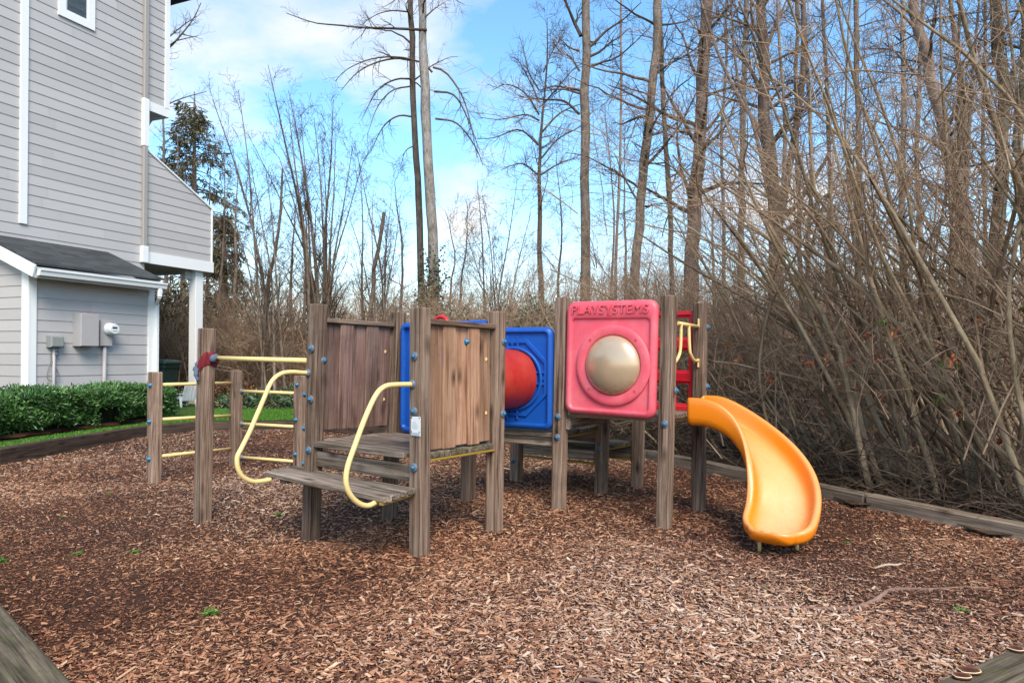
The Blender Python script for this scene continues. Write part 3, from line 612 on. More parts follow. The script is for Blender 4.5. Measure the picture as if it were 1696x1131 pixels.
# red window grid panel on the G-H side
g0 = at('G', 1.3); h0 = at('H', 1.3); gd = V(h0.x - g0.x, h0.y - g0.y, 0).normalized(); gl = (V(h0.x, h0.y, 0) - V(g0.x, g0.y, 0)).length; gn = V(gd.y, -gd.x, 0); gn = gn if gn.y < 0 else -gn
o = V(g0.x, g0.y, 0) + gd * (gl / 2); gfr = Frame(o + V(0, 0, 1.286), gd, V(0, 0, 1), gn); gw = gl / 2 - h - .004; gh = .446
mb = MB()
nx_, ny_ = 4, 3
xs = [-gw + i * 2 * gw / nx_ for i in range(nx_ + 1)]; ys = [-gh + i * 2 * gh / ny_ for i in range(ny_ + 1)]
for i in range(nx_):
    for j in range(ny_):
        cx, cy_ = (xs[i] + xs[i + 1]) / 2, (ys[j] + ys[j + 1]) / 2; ax_, ay = (xs[1] - xs[0]) / 2, (ys[1] - ys[0]) / 2
        def q(a, b, r): return rr(a, b, r, 4, cx, cy_)
        mb.loft([gfr.loop(q(ax_, ay, .001), -.02), gfr.loop(q(ax_, ay, .001), .02), gfr.loop(q(ax_ - .022, ay - .035, .014), .02), gfr.loop(q(ax_ - .03, ay - .043, .012), .006), gfr.loop(q(ax_ - .045, ay - .06, .012), .002), gfr.loop(q(ax_ - .047, ay - .062, .012), -.012)], closed=True)
build('window_grid_panel', mb, M['red_deep'], play)

# yellow handholds above the slide
fF, fG = at('F', 1.62), at('G', 1.62); sd_ = V(fG.x - fF.x, fG.y - fF.y, 0).normalized(); so_ = V(sd_.y, -sd_.x, 0); so_ = so_ if so_.y < 0 else -so_
pF = V(fF.x, fF.y, 1.585) + sd_ * h + so_ * .06; 
def zat(py, p): return H + ray(848, py).z * p.y
b0_ = P(1123, 535, 5.52); b1_ = P(1157, 541, 6.02); mb = MB(); mb.tube([b0_, b1_], .0145, 10); hh_ = build('slide_handhold', mb, M['yellow'], play)
a0 = b0_.lerp(b1_, .14); a1 = b0_.lerp(b1_, .5)
mb = MB(); mb.tube(curve([a0, P(1127, 575, a0.y), P(1124, 590, a0.y - .02), P(1118, 600, 5.46)]), .0135, 10); build('handhold_loop', mb, M['yellow'], hh_); mb = MB()
mb.tube(curve([a1, P(1142, 576, a1.y), P(1144.5, 588, a1.y + .02), P(1150, 596.5, a1.y + .1), P(1158, 597, 6.03)]), .0135, 10); build('handhold_loop', mb, M['yellow'], hh_)
for px, py in ((1157.5, 535), (1157, 601)):
    mb = MB(); q = P(px, py, 5.99); mb.beam(q - V(0, 0, .038), q + V(0, 0, .038), .045, .008, up=so_, ch=.002); build('mounting_plate', mb, M['yellow'], hh_)

# ---- slide
S0 = (V(at('F', .9).x, at('F', .9).y, 0) + V(at('G', .9).x, at('G', .9).y, 0)) / 2
def slide():
    n = 46; L = 1.271; th = -.5516; c = V(1.4515 + math.cos(th) * .08, 5.7265 + math.sin(th) * .08, 0); secs = []
    for i in range(n + 1):
        u = i / n
        # plan: straight at first, then turning right towards the viewer
        turn = 0 if u < .1827 else (1 if u > .9614 else .5 - .5 * math.cos(math.pi * (u - .1827) / .7787)); a = th - 1.6937 * turn
        if i: c = c + V(math.cos(a), math.sin(a), 0) * (L / n)
        q = max(0, (u - .08) / .92); zb = .805 - (.805 - .0834) * (q * q * (3 - 2 * q))
        t_end = max(0, (u - .88) / .12); W = .2312 + .0088 * min(1, u / .8) + .012; W *= math.sqrt(1 - (t_end ** 2.) * .55)
        hr = .1867 - .137 * u ** 2.5
        secs.append((c.copy(), a, W, zb, hr, t_end, u))
    return secs
secs = slide(); mb = MB(); loops = []; tones = []
def prof(W, zb, hr, fl=0.):
    e = .045
    half = [(W * .78, zb - .05), (W * .97, zb - .02), (W, zb + hr * .45), (W + .004, zb + hr - .016), (W - .008, zb + hr - .002), (W - .026, zb + hr), (W - .042, zb + hr - .008), (W - .05, zb + hr - .028), (W - .062, zb + hr * .35 + .01), (W - .085, zb + .016), (W - .125, zb + .003), (W * .3, zb)]
    tn = [0, 0, .0, .25, .5, .6, .35, .02, .0, .25, .75, 1.]
    if fl > 0:      # rounded lip: the bed rises to the rim
        half = [(x, z + (zb + hr - z) * fl if k > 7 else z) for k, (x, z) in enumerate(half)]
    return [(-x, z) for x, z in half] + [(x, z) for x, z in reversed(half)], tn + tn[::-1]
for (c_, a, W, zb, hr, te, u) in secs:
    pr, tn = prof(W, zb, hr, 0); lat = V(math.sin(a), -math.cos(a), 0)
    loops.append([c_ + lat * x + V(0, 0, z) for x, z in pr]); tones.append([t * (.12 + .88 * min(1, max(0, (u - .08) / .6))) for t in tn])
# scooped front lip: shrink the last section towards its own upper edge
c_, a, W, zb, hr, te, u = secs[-1]; fw = V(math.cos(a), math.sin(a), 0); lat = V(math.sin(a), -math.cos(a), 0)
for k, (adv, wsc, fl) in enumerate(((.024, .97, .2), (.05, .9, .5), (.074, .79, .85), (.093, .64, 1.), (.106, .44, 1.), (.111, .25, 1.))):
    pr, tn = prof(W * wsc, zb, hr, fl); low = .0 if k < 2 else (k - 1) * .22
    loops.append([c_ + fw * adv + lat * x + V(0, 0, z + (zb + hr - .012 - z) * (0 if z > zb else min(1, low))) for x, z in pr]); tones.append(tn)
b = 0; mb.loft(loops, smooth=True); mb.t = [t for l in tones for t in l]
sl = build('slide', mb, M['slide'], play); sl['label'] = 'faded orange curved slide'
mod = sl.modifiers.new('subdivision', 'SUBSURF'); mod.levels = 1; mod.render_levels = 1
for px in (1258, 1320):
    p = G(px, 901); l_ = MB(); l_.tube([V(p.x, p.y, -.05), V(p.x, p.y, .09)], .013, 10); build('foot', l_, M['yellow'], sl)

# cloth tied round the single post
def cloth():
    t = thing('cloth', 'red bandana with grey blue ends tied round the tall single post', 'cloth', at('M', 1.2))
    N = 40; up = (TOPP['M'] - PT['M']).normalized()
    def ringpts(z0, tilt, r, ph):
        out = []
        for i in range(N):
            a = 6.28318 * i / N; ca, sa = math.cos(a), math.sin(a); rad = PW / 2 / max(abs(ca), abs(sa)); rad = min(rad, PW * .66) + r + .006 * math.sin(7 * a + ph) + .004 * math.sin(13 * a + ph * 2)
            out.append(at('M', z0 + tilt * ca) + X1 * (ca * rad) + N1 * (sa * rad) + V(0, 0, .006 * math.sin(5 * a + ph)))
        return out
    m = MB(); L = [ringpts(1.165, .05, .004, .3), ringpts(1.18, .052, .012, 1.), ringpts(1.205, .055, .009, 2.), ringpts(1.23, .058, .014, 2.6), ringpts(1.255, .06, .008, 3.3), ringpts(1.27, .06, .003, 4)]
    m.loft(L, False, False, smooth=True); build('band', m, plain('faded_red_cloth', (.22, .028, .035), .9, .1, .35, 40), t)
    k = MB(); c_ = P(327, 608, PT['M'].y - .03); 
    k.lathe([(.002, -.04), (.026, -.035), (.03, -.012), (.021, .004), (.029, .02), (.022, .042), (.002, .05)], c_, V(.3, .1, 1), 12)
    k.tube(curve([c_ + V(.0, -.02, -.02), c_ + V(.005, -.035, -.07), c_ + V(.02, -.03, -.105)]), [.018] * 8 + [.012] * 8 + [.004], 8)
    c2 = P(353, 594, PT['M'].y - .05); k.lathe([(.002, -.03), (.024, -.02), (.027, .008), (.018, .026), (.002, .034)], c2, V(.2, 0, 1), 12)
    build('knot', k, plain('grey_blue_cloth', (.13, .16, .22), .9, .1, .35, 40), t)
cloth()

# ---- yellow climbing bars beside the fort
L1, L2, L3 = V(-3.657, 6.996, 0), V(-3.207, 7.948, 0), V(-2.36, 7.62, 0)
bars = thing('climbing_bars', 'three low timber posts joined by yellow climbing bars left of the fort', 'climbing bars', (-3.2, 7.5, 0))
LT = [P(256.8, 616, L1.y), P(391.5, 613, L2.y), P(498, 622, L3.y)]; LP = []
for p, t in zip((L1, L2, L3), LT):
    mb = MB(); mb.beam(p - V(0, 0, .15), t, .108, .108, up=N1, ch=.008, seg=5, wob=.0015); LP.append(build('post', mb, M['post'], bars))
for (y0, y1) in ((637, 634), (694.5, 688), (755.5, 742.5)):
    a = P(262, y0, L1.y); b = P(385, y1, L2.y); mb = MB(); mb.tube([a, b], .0175, 10); o = build('bar', mb, M['yellow'], bars)
    c = MB(); c.lathe([(.032, -.002), (.032, .014), (.022, .022)], b, a - b, 12); build('collar', c, M['washer'], o)
for (y0, y1) in ((647.5, 651), (701.5, 706.5), (757, 764)):
    a = P(400, y0, L2.y); b = P(490, y1, L3.y); mb = MB(); mb.tube([a, b], .0175, 10); o = build('bar', mb, M['yellow'], bars)
    c = MB(); c.lathe([(.032, -.002), (.032, .014), (.022, .022)], a, b - a, 12); build('collar', c, M['washer'], o)
for pi, pix, nn in ((0, [(249, 638), (248, 698), (247, 760)], N1), (2, [(492, 637), (490, 695), (489, 752)], N1), (2, [(504, 653), (503, 709), (502, 767)], X1)):
    base = (L1, L2, L3)[pi]
    for px, py in pix:
        p = on_plane(px, py, base + nn * .056, nn); c = MB(); c.lathe([(.025, -.004), (.025, .007), (.0155, .011), (.015, .02), (.01, .026), (.0005, .028)], p, nn, 14); build('bolt', c, M['bolt'], LP[pi])
# ------------------------------------------------------------------ house
U = V(math.cos(R(67)), math.sin(R(67)), 0); W_ = V(-U.y, U.x, 0)       # along the side wall / into the house
C0 = P(47, 612, 10.65); C0.z = 0
M['siding'] = None
def siding_mat():
    m = NT('painted_siding'); pos = m.geo(); n = m.noise(pos, 1.6, 5, .6); t = m.attr('tone', 'Fac')
    gr_ = m.noise(m.scale(pos, (6, 6, 120)), 1, 4, .6)
    col = m.mix(m.math('MULTIPLY', n, .35), (.455, .428, .413), (.388, .362, .35)); hs = m.n('ShaderNodeHueSaturation'); m.l(col, hs.inputs['Color']); m.l(m.math('ADD', m.math('MULTIPLY', t, .13), .94), hs.inputs['Value'])
    m.base(hs.outputs[0], .6, .25); m.bump(gr_, .12, .004); return m.m
M['siding'] = siding_mat()
M['trim'] = plain('white_trim_paint', (.81, .8, .775), .5, .3, .08, 3); M['tan'] = plain('taupe_paint', (.36, .325, .295), .5, .3, .1, 5)
M['soffit'] = plain('soffit_paint', (.5, .49, .48), .7, .2, .1)
def shingle_mat():
    m = NT('roof_shingles'); g = m.attr('gr'); b = m.n('ShaderNodeTexBrick'); m.l(m.scale(g, (1, 1, 1)), b.inputs['Vector'])
    b.inputs['Scale'].default_value = 1; b.inputs['Brick Width'].default_value = .3; b.inputs['Row Height'].default_value = .13; b.inputs['Mortar Size'].default_value = .006
    b.inputs['Color1'].default_value = (.075, .08, .08, 1); b.inputs['Color2'].default_value = (.035, .038, .04, 1); b.inputs['Mortar'].default_value = (.008, .008, .01, 1)
    n = m.noise(g, 90, 4, .8); col = m.mix(m.math('MULTIPLY', n, .5), b.outputs['Color'], (.075, .075, .08)); col = m.mix(m.math('MULTIPLY', m.ramp(m.noise(g, 3, 5, .7), [(.5, (0, 0, 0)), (.75, (1, 1, 1))]), .4), col, (.03, .04, .02))
    m.base(col, .9, .15); m.bump(m.math('ADD', b.outputs['Fac'], n), -.5, .01); return m.m
M['shingle'] = shingle_mat()
house = thing('house', 'grey clapboard house with white trim, a small lean to and a porch post', 'house', (C0.x, C0.y, 0))
EXP = .178
def clap(o, u, n, rng_f, z0, z1, nm='wall', mat=None, par=None):
    """lapped boards as real geometry: rng_f(z) -> (s0, s1)"""
    mb = MB(); z = z0
    while z < z1 - 1e-4:
        zt = min(z + EXP, z1); a0, a1 = rng_f(z + .001); b0, b1 = rng_f(zt - .001); t = rnd.random()
        if a1 - a0 > .02 or b1 - b0 > .02:
            p = lambda s, zz, d: o + u * s + n * (d * .8) + V(0, 0, zz)
            lim0, lim1 = min(a0, b0), max(a1, b1); cuts = [lim0]; s_ = lim0 + rnd.uniform(.3, 3.2)
            while s_ < lim1 - .3: cuts.append(s_); s_ += rnd.uniform(2.2, 3.6)
            cuts.append(lim1)
            for c0_, c1_ in zip(cuts[:-1], cuts[1:]):            # boards butted end to end
                t = rnd.random(); g_ = .0012; q0, q1 = max(c0_ + g_, a0), min(c1_ - g_, a1); r0, r1 = max(c0_ + g_, b0), min(c1_ - g_, b1)
                if q1 - q0 < .01: continue
                if r1 < r0: r0 = r1 = (r0 + r1) / 2
                mb.quad(p(q0, z, .017), p(q1, z, .017), p(r1, zt + .004, .004), p(r0, zt + .004, .004), tone=t)
                mb.quad(p(q0, z, -.003), p(q1, z, -.003), p(q1, z, .017), p(q0, z, .017), tone=t)
        z = zt
    return build(nm, mb, mat or M['siding'], par or house)
def slab(o, u, v, s0, s1, b0, b1, z0, z1, mat, nm, par=None):
    mb = MB(); q = [o + u * s + v * b for s, b in ((s0, b0), (s1, b0), (s1, b1), (s0, b1))]
    mb.loft([[p + V(0, 0, z0) for p in q], [p + V(0, 0, z1) for p in q]], grain=lambda i, j, p: (p.x, p.y, p.z)); return build(nm, mb, mat, par or house)
nS = -W_                                              # outward normal of the long side
# lean-to
eave_z = 2.66; SL = 2.2
clap(C0, U, nS, lambda z: (.0, SL), .05, eave_z, 'lean_to_wall')
BK = 1.13; slope = .385
clap(C0 + W_ * 3, -W_, -U, lambda z: (3 - (BK + 1.2 if z < eave_z + .45 else 0), 3 - max(0, (z - eave_z) / slope)), .05, eave_z + .42, 'lean_to_wall')
slab(C0, U, W_, .02, SL - .02, .02, BK + .5, .05, 2.6, M['soffit'], 'lean_to_core')
mb = MB(); mb.beam(C0 + V(0, 0, .05) + U * .045 - W_ * .012, C0 + V(0, 0, eave_z + .02) + U * .045 - W_ * .012, .11, .04, up=W_, ch=.003); build('corner_board', mb, M['trim'], house)
mb = MB(); mb.beam(C0 + V(0, 0, .05) - U * .014 + W_ * .05, C0 + V(0, 0, eave_z + .02) - U * .014 + W_ * .05, .17, .036, up=U, ch=.003); build('corner_board', mb, M['trim'], house)
mb = MB(); mb.beam(C0 + V(0, 0, .05) + U * (SL - .05) - W_ * .02, C0 + V(0, 0, eave_z) + U * (SL - .05) - W_ * .02, .12, .05, up=W_, ch=.003); build('corner_board', mb, M['trim'], house)
ov = .34; e0, e1 = -.12, 2.13
def roofpt(s, b, dz=0): return C0 + U * s + W_ * b + V(0, 0, eave_z + .1 + b * slope + dz)
mb = MB(); q = [(e0, -ov), (e1, -ov), (e1, BK), (e0, BK)]
mb.loft([[roofpt(s, b, .02) for s, b in q], [roofpt(s, b, .055) for s, b in q]], grain=lambda i, j, p: (q[j][0], q[j][1], i * .01)); build('lean_to_roof', mb, M['shingle'], house)
mb = MB(); mb.beam(roofpt(e0 - .02, -ov - .01, -.075), roofpt(e0 - .02, BK, -.075), .03, .19, up=(0, 0, 1), ch=.003); build('rake_board', mb, M['trim'], house)
mb = MB(); mb.beam(roofpt(e1 - .02, -ov, -.075), roofpt(e1 - .02, BK, -.075), .03, .18, up=(0, 0, 1), ch=.003); build('rake_board', mb, M['trim'], house)
mb = MB(); mb.beam(roofpt(e0, -ov + .02, -.1), roofpt(e1, -ov + .02, -.1), .022, .17, ch=.003); build('fascia', mb, M['soffit'], house)
slab(C0, U, W_, e0 + .01, e1 - .04, -ov + .04, .0, eave_z - .09 + .04, eave_z - .03, M['soffit'], 'soffit')
# gutter: an open trough
mb = MB(); sec = [(0, .10), (0, .0), (.03, -.01), (.075, .0), (.085, .05), (.105, .075), (.105, .10), (.098, .10), (.095, .08), (.075, .055), (.068, .008), (.03, 0), (.008, .01), (.006, .10)]
mb.loft([[roofpt(s, -ov, -.135) - W_ * a + V(0, 0, b) for a, b in sec] for s in (e0 + .02, e1 + .03)]); gut = build('gutter', mb, M['trim'], house)
def spout(pts, w, d, mat, nm, par, up):
    mb = MB()
    for a, b in zip(pts[:-1], pts[1:]): 
        e = (b - a).normalized() * .006; mb.beam(a - e, b + e, w, d, up=up, ch=.012)
    return build(nm, mb, mat, par)
g0 = roofpt(e1 - .10, -ov, -.15) - W_ * .05; g1 = g0 - V(0, 0, .14); g2 = C0 + U * (SL + .035) - W_ * .07 + V(0, 0, eave_z - .42); g3 = V(g2.x, g2.y, .15)
spout([g0, g1, g2, g3], .075, .06, M['trim'], 'downspout', house, W_)
# main block
MO = C0 + W_ * BK
def sz(px, py, n=None, o=None):
    p = on_plane(px, py, o or MO, nS); return (p - (o or MO)).dot(U), p.z
s_dn = sz(240, 300)[0]; s_up = sz(278, 100)[0]; s_sp = sz(349, 400)[0]; s_tr = sz(38, 200)[0]
zb0 = sz(243, 436)[1]; zb1 = sz(243, 418)[1]; zsp = sz(243, 248)[1]; zse = sz(347, 346)[1]; zu0 = sz(276, 195)[1]; zu1 = sz(276, 181)[1]
clap(MO, U, nS, lambda z: (-5, s_dn), 2.6, 9.6, 'wall')
clap(MO, U, nS, lambda z: (s_dn, s_up), zu1, 9.2, 'wall')
def sp_f(z): return (s_dn, s_sp if z < zse else s_dn + (s_sp - s_dn) * max(0, (zsp - z) / (zsp - zse)))
clap(MO, U, nS, sp_f, zb1, zsp, 'balcony_wall')
slab(MO, U, W_, -5, s_dn - .03, .02, 7, .05 if False else 3.25, 9.4, M['soffit'], 'main_block')
slab(MO, U, W_, -5, 1.4, .03, 7, .05, 3.25, M['soffit'], 'ground_floor_core')
slab(MO, U, W_, s_dn - .02, s_up - .02, .02, 6, zu1, 9.2, M['siding'], 'bay')
mb = MB(); q = [(s_dn, zb1), (s_sp - .005, zb1), (s_sp - .005, zse - .005), (s_dn, zsp - .005)]
mb.loft([[MO + U * s + W_ * d + V(0, 0, z) for s, z in q] for d in (.005, .13)]); build('balcony_core', mb, M['siding'], house)
mb = MB(); a = MO + U * (s_dn + .02) + V(0, 0, zsp + .0) + W_ * .05; b = MO + U * (s_sp + .03) + V(0, 0, zse + .0) + W_ * .05; mb.beam(a, b, .17, .035, up=(0, 0, 1), ch=.003); build('cap_board', mb, M['trim'], house)
mb = MB(); mb.beam(MO + U * (s_sp + .012) + V(0, 0, zb1) + W_ * .0, MO + U * (s_sp + .012) + V(0, 0, zse), .03, .07, up=W_, ch=.002); build('corner_board', mb, M['trim'], house)
slab(MO, U, W_, s_sp - .01, s_sp + .02, .045, .15, zb1, zse - .01, M['black'], 'balcony_end')
slab(MO, U, W_, s_dn - .06, s_sp + .05, -.045, .0, zb0, zb1 + .01, M['trim'], 'band_board')
slab(MO, U, W_, s_sp + .01, s_sp + .05, .002, 3., zb0, zb1 + .005, M['trim'], 'band_board')
slab(MO, U, W_, 1.4, s_sp + .005, .005, 3., zb0 + .05, zb0 + .10, M['soffit'], 'porch_ceiling')
slab(MO, U, W_, s_sp - .52, s_sp - .05, .18, .3, zb0 - .18, zb0 + .05, M['soffit'], 'porch_beam')
slab(MO, U, W_, s_dn, s_up + .03, -.03, .0, zu0, zu1 + .01, M['trim'], 'band_board'); slab(MO, U, W_, s_up + .0, s_up + .03, .003, 6, zu0, zu1 + .008, M['trim'], 'band_board')
slab(MO, U, W_, s_dn - .01, s_up, .004, 6, zu0 + .05, zu0 + .09, M['soffit'], 'bay_soffit')
mb = MB(); mb.beam(MO + U * (s_up - .03) + V(0, 0, zu1) - W_ * .016, MO + U * (s_up - .03) + V(0, 0, 9.2) - W_ * .016, .11, .04, up=W_, ch=.003); build('corner_board', mb, M['trim'], house)
mb = MB(); mb.beam(MO + U * s_tr + V(0, 0, 3.12 + .38) - W_ * .018, MO + U * s_tr + V(0, 0, 9.5) - W_ * .018, .125, .045, up=W_, ch=.003); build('trim_board', mb, M['trim'], house)
zt0 = sz(238, 243)[1]; zt1 = sz(238, 165)[1]
sdp = sz(235.5, 300)[0]
dq = lambda z: MO + U * (sdp + .02) - W_ * .05 + V(0, 0, z)
spout([dq(zb1 + .1), dq(zt0)], .10, .07, M['tan'], 'downspout', house, W_); spout([dq(zt1), dq(9.4)], .10, .07, M['tan'], 'downspout', house, W_)
spout([dq(zt0), dq(zt1)], .135, .085, M['trim'], 'corner_trim', house, W_); spout([dq(zb0), dq(zb1 + .1)], .15, .09, M['trim'], 'corner_trim', house, W_)
pp = MO + U * sz(333, 560)[0] + W_ * .16
mb = MB(); mb.beam(pp + V(0, 0, .12), pp + V(0, 0, zb0 + .06), .2, .2, up=U, ch=.006); pst = build('porch_post', mb, M['trim'], house)
mb = MB(); mb.beam(pp + V(0, 0, .1), pp + V(0, 0, .32), .25, .25, up=U, ch=.01); build('post_base', mb, plain('buff_stone', (.5, .43, .33), .7), pst)
# main roof: gable running away from the viewer, its eave tip shows at the top edge
mb = MB(); zr = P(312, 3, 14.6).z + .05; sr = sz(310, 5)[0]
q = [(sr, zr), (sr, zr + .16), (-1.5, zr + .16 + (sr + 1.5) * .55), (-6.5, zr - .5 + .16), (-6.5, zr - .5), (-1.5, zr + (sr + 1.5) * .55)]
mb.loft([[MO + U * s + W_ * d + V(0, 0, z) for s, z in q] for d in (-.35, 7.2)], grain=lambda i, j, p: (p.x, p.y, p.z)); build('main_roof', mb, M['shingle'], house)
# window
w0 = sz(95, 25); w1 = sz(155, 52.5); ws0, ws1 = w0[0], w1[0]; wz = (w0[1] + w1[1]) / 2; wt = wz + 1.45; fw_ = .125
def wbox(a, b, c, d, o0, o1, mat, nm, par): return slab(MO, U, W_, a, b, -o1, -o0, c, d, mat, nm, par)
win = wbox(ws0, ws1, wz, wz + fw_, .0, .045, M['trim'], 'window', house)
wbox(ws0, ws0 + fw_, wz + fw_ + .001, wt, .0, .043, M['trim'], 'frame', win); wbox(ws1 - fw_, ws1, wz + fw_ + .001, wt, .0, .043, M['trim'], 'frame', win); wbox(ws0, ws1, wt, wt + fw_, .0, .045, M['trim'], 'frame', win)
vin = plain('white_vinyl', (.75, .75, .75), .4)
for a, b, c, d in ((ws0 + fw_, ws0 + fw_ + .03, wz + fw_ + .03, wt), (ws1 - fw_ - .03, ws1 - fw_, wz + fw_ + .03, wt), (ws0 + fw_, ws1 - fw_, wz + fw_, wz + fw_ + .03)): wbox(a, b, c, d, .0, .028, vin, 'sash', win)
mb = MB(); z = wz + fw_ + .04
while z < wt:
    a = MO + U * (ws0 + fw_ + .03) + V(0, 0, z) - W_ * .006; b = MO + U * (ws1 - fw_ - .03) + V(0, 0, z) - W_ * .006; mb.quad(a, b, b - W_ * .006 + V(0, 0, .034), a - W_ * .006 + V(0, 0, .034)); z += .042
build('blind', mb, plain('blind_slats', (.3, .36, .36), .5), win)
gm = NT('window_glass'); gm.base((.05, .07, .075), .03, .6); gm.p.inputs['Alpha'].default_value = .45
wbox(ws0 + fw_ + .03, ws1 - fw_ - .03, wz + fw_ + .03, wt, .017, .021, gm.m, 'glass', win)
# meter cabinet, comms box
def wall_box(t, nm, px0, px1, py0, py1, d, mat, ch=.008, o0=0.):
    a = on_plane(px0, py1, C0 + nS * (.018 + d), nS); b = on_plane(px1, py0, C0 + nS * (.018 + d), nS); s0, s1 = (a - C0).dot(U), (b - C0).dot(U)
    z0, z1 = min(a.z, b.z), max(a.z, b.z); c = (s0 + s1) / 2
    mb = MB(); lp = [(s0, z0), (s1, z0), (s1, z1), (s0, z1)]; i = ch
    inn = [(s0 + i, z0 + i), (s1 - i, z0 + i), (s1 - i, z1 - i), (s0 + i, z1 - i)]
    mb.loft([[C0 + U * s + V(0, 0, z) + nS * q for s, z in l] for l, q in ((lp, .004 + o0), (lp, .018 + d - ch), (inn, .018 + d))]); return build(nm, mb, mat, t), (s0, s1, z0, z1)
M['meterbox'] = plain('beige_cabinet_paint', (.42, .385, .375), .45, .35, .1, 8); M['greybox'] = plain('grey_green_plastic', (.27, .275, .26), .5)
mt = thing('electric_meter', 'beige electric meter cabinet with round glass meter on the lean to wall', 'electric meter', (C0 + U * .9).to_tuple())
cb, (s0, s1, z0, z1) = wall_box(mt, 'cabinet', 134, 164.5, 520.5, 573, .2, M['meterbox'])
mbx, (t0_, t1_, tz0, tz1) = wall_box(mt, 'meter_base', 167, 187, 531, 573, .1, M['meterbox'])
mc = on_plane(181, 545, C0 + nS * .12, nS); mb = MB(); mb.lathe([(.108, 0), (.108, .03), (.1, .04), (.094, .045), (.092, .13), (.08, .15)], mc, nS, 24, cap1=True); mtr = build('meter', mb, plain('meter_housing', (.72, .74, .75), .15, .6), mt)
mb = MB(); q = mc + nS * .152 + V(0, 0, .02); mb.beam(q - U * .05, q + U * .035, .004, .028, up=(0, 0, 1), ch=.001); build('display', mb, M['black'], mtr)
mb = MB(); q = mc + nS * .152 - V(0, 0, .035); mb.beam(q - U * .04, q + U * .04, .003, .012, up=(0, 0, 1), ch=.001); build('label', mb, M['ink'], mtr)
mb = MB(); pz = C0 + U * ((t0_ + t1_) / 2 - .0) + nS * .06; mb.tube([pz + V(0, 0, tz0 + .01), pz + V(0, 0, .1)], .032, 12); build('conduit', mb, M['meterbox'], mt)
mb = MB(); q = C0 + U * (s0 + .8 * (s1 - s0)) + nS * .14 + V(0, 0, z1 + .004); mb.beam(q - U * .08, q + U * .03, .05, .012, ch=.002); build('red_tag', mb, M['red_deep'], mt)
cm = thing('cable_box', 'small grey cable box with conduit and loose loop of wire on the lean to wall', 'cable box', (C0 + U * .4).to_tuple())
bx_, (s0, s1, z0, z1) = wall_box(cm, 'housing', 85, 107.5, 556.5, 575, .12, M['greybox'], .02)
mb = MB(); pz = C0 + U * (s0 + .1) + nS * .05; mb.tube([pz + V(0, 0, z0 + .02), pz + V(0, 0, .1)], .022, 12); build('conduit', mb, M['meterbox'], cm)
mb = MB(); pz = C0 + U * (s1 - .09) + nS * .07; mb.tube([pz + V(0, 0, z0 + .01), pz + V(0, 0, z0 - .09)], .022, 10); mb.tube([pz + V(0, 0, z0 - .09), pz + V(0, 0, z0 - .12)], .028, 10); build('connector', mb, M['washer'], cm)
mb = MB(); pz = C0 + U * (s1 - .16) + nS * .05; zz = z0 - .12
mb.tube(curve([pz + V(0, 0, zz), pz + U * .02 + V(0, 0, zz - .12), pz + U * .12 + V(0, 0, zz - .3), pz + U * .1 + V(0, 0, zz - .4), pz - U * .02 + V(0, 0, zz - .41), pz - U * .06 + V(0, 0, zz - .32), pz + V(0, 0, zz - .1)]), .006, 6); build('wire', mb, plain('grey_wire', (.2, .19, .19), .6), cm)

# wheelie bin beyond the lean-to
bc = P(262, 620, 13.7); bc.z = .17
bn2 = thing('trash_bin', 'dark green wheeled trash bin with closed lid beside the lean to', 'trash bin', bc.to_tuple())
gb = plastic('dark_green_plastic', (.018, .042, .03), .5, .15, (.04, .07, .055)); mb = MB()
def sq(w, d, z, r=.05): return [bc + U * 0 + V(a, b, 0) * 1 + V(0, 0, z) for a, b in rr(w, d, r)]
mb.loft([sq(.22, .24, .04), sq(.225, .245, .06), sq(.25, .28, .55), sq(.27, .305, .86), sq(.30, .335, .87), sq(.30, .335, .94)], smooth=False); build('body', mb, gb, bn2)
mb = MB(); mb.loft([sq(.325, .36, .94), sq(.335, .37, .955), sq(.33, .365, .985), sq(.24, .28, 1.025), sq(.1, .12, 1.035)]); build('lid', mb, gb, bn2)
for s in (-.2, .2):
    mb = MB(); mb.lathe([(.11, -.02), (.12, -.012), (.12, .012), (.11, .02)], bc + V(s, .26, .12), (1, 0, 0), 18, cap0=True, cap1=True); build('wheel', mb, M['black'], bn2)
# porch slab + child's white chair
mb = MB(); q = [P(275, 676, 13.6), P(352, 676, 14.4), P(352, 676, 14.4) + W_ * 4, P(275, 676, 13.6) + W_ * 4]
mb.loft([[V(p.x, p.y, z) for p in q] for z in (.05, .19)]); build('porch_slab', mb, plain('concrete', (.2, .18, .165), .85, .2, .3, 6), loc=(q[0].x, q[0].y, 0), kind='structure')
ch0 = P(306, 660, 14.3); ch0.z = .19
chair = thing('garden_chair', "small white slatted garden chair on the porch behind the hedge", 'chair', ch0.to_tuple()); cw = plain('white_chair_paint', (.72, .73, .74), .45)
cx_ = V(.88, -.47, 0); cy_v = V(.47, .88, 0)           # chair faces left; back to the right
def cp(a, b, z): return ch0 + cx_ * a + cy_v * b + V(0, 0, z)
mb = MB()
for i in range(4): mb.beam(cp(-.17 + i * .085, -.17, .215 - i * .012), cp(-.17 + i * .085, .17, .215 - i * .012), .07, .016, ch=.003)
build('seat', mb, cw, chair)
mb = MB()
for i in range(4): mb.beam(cp(.11, -.12 + i * .08, .15), cp(.215, -.13 + i * .087, .50 - abs(i - 1.5) * .025), .07, .016, up=cx_, ch=.004)
build('backrest', mb, cw, chair)
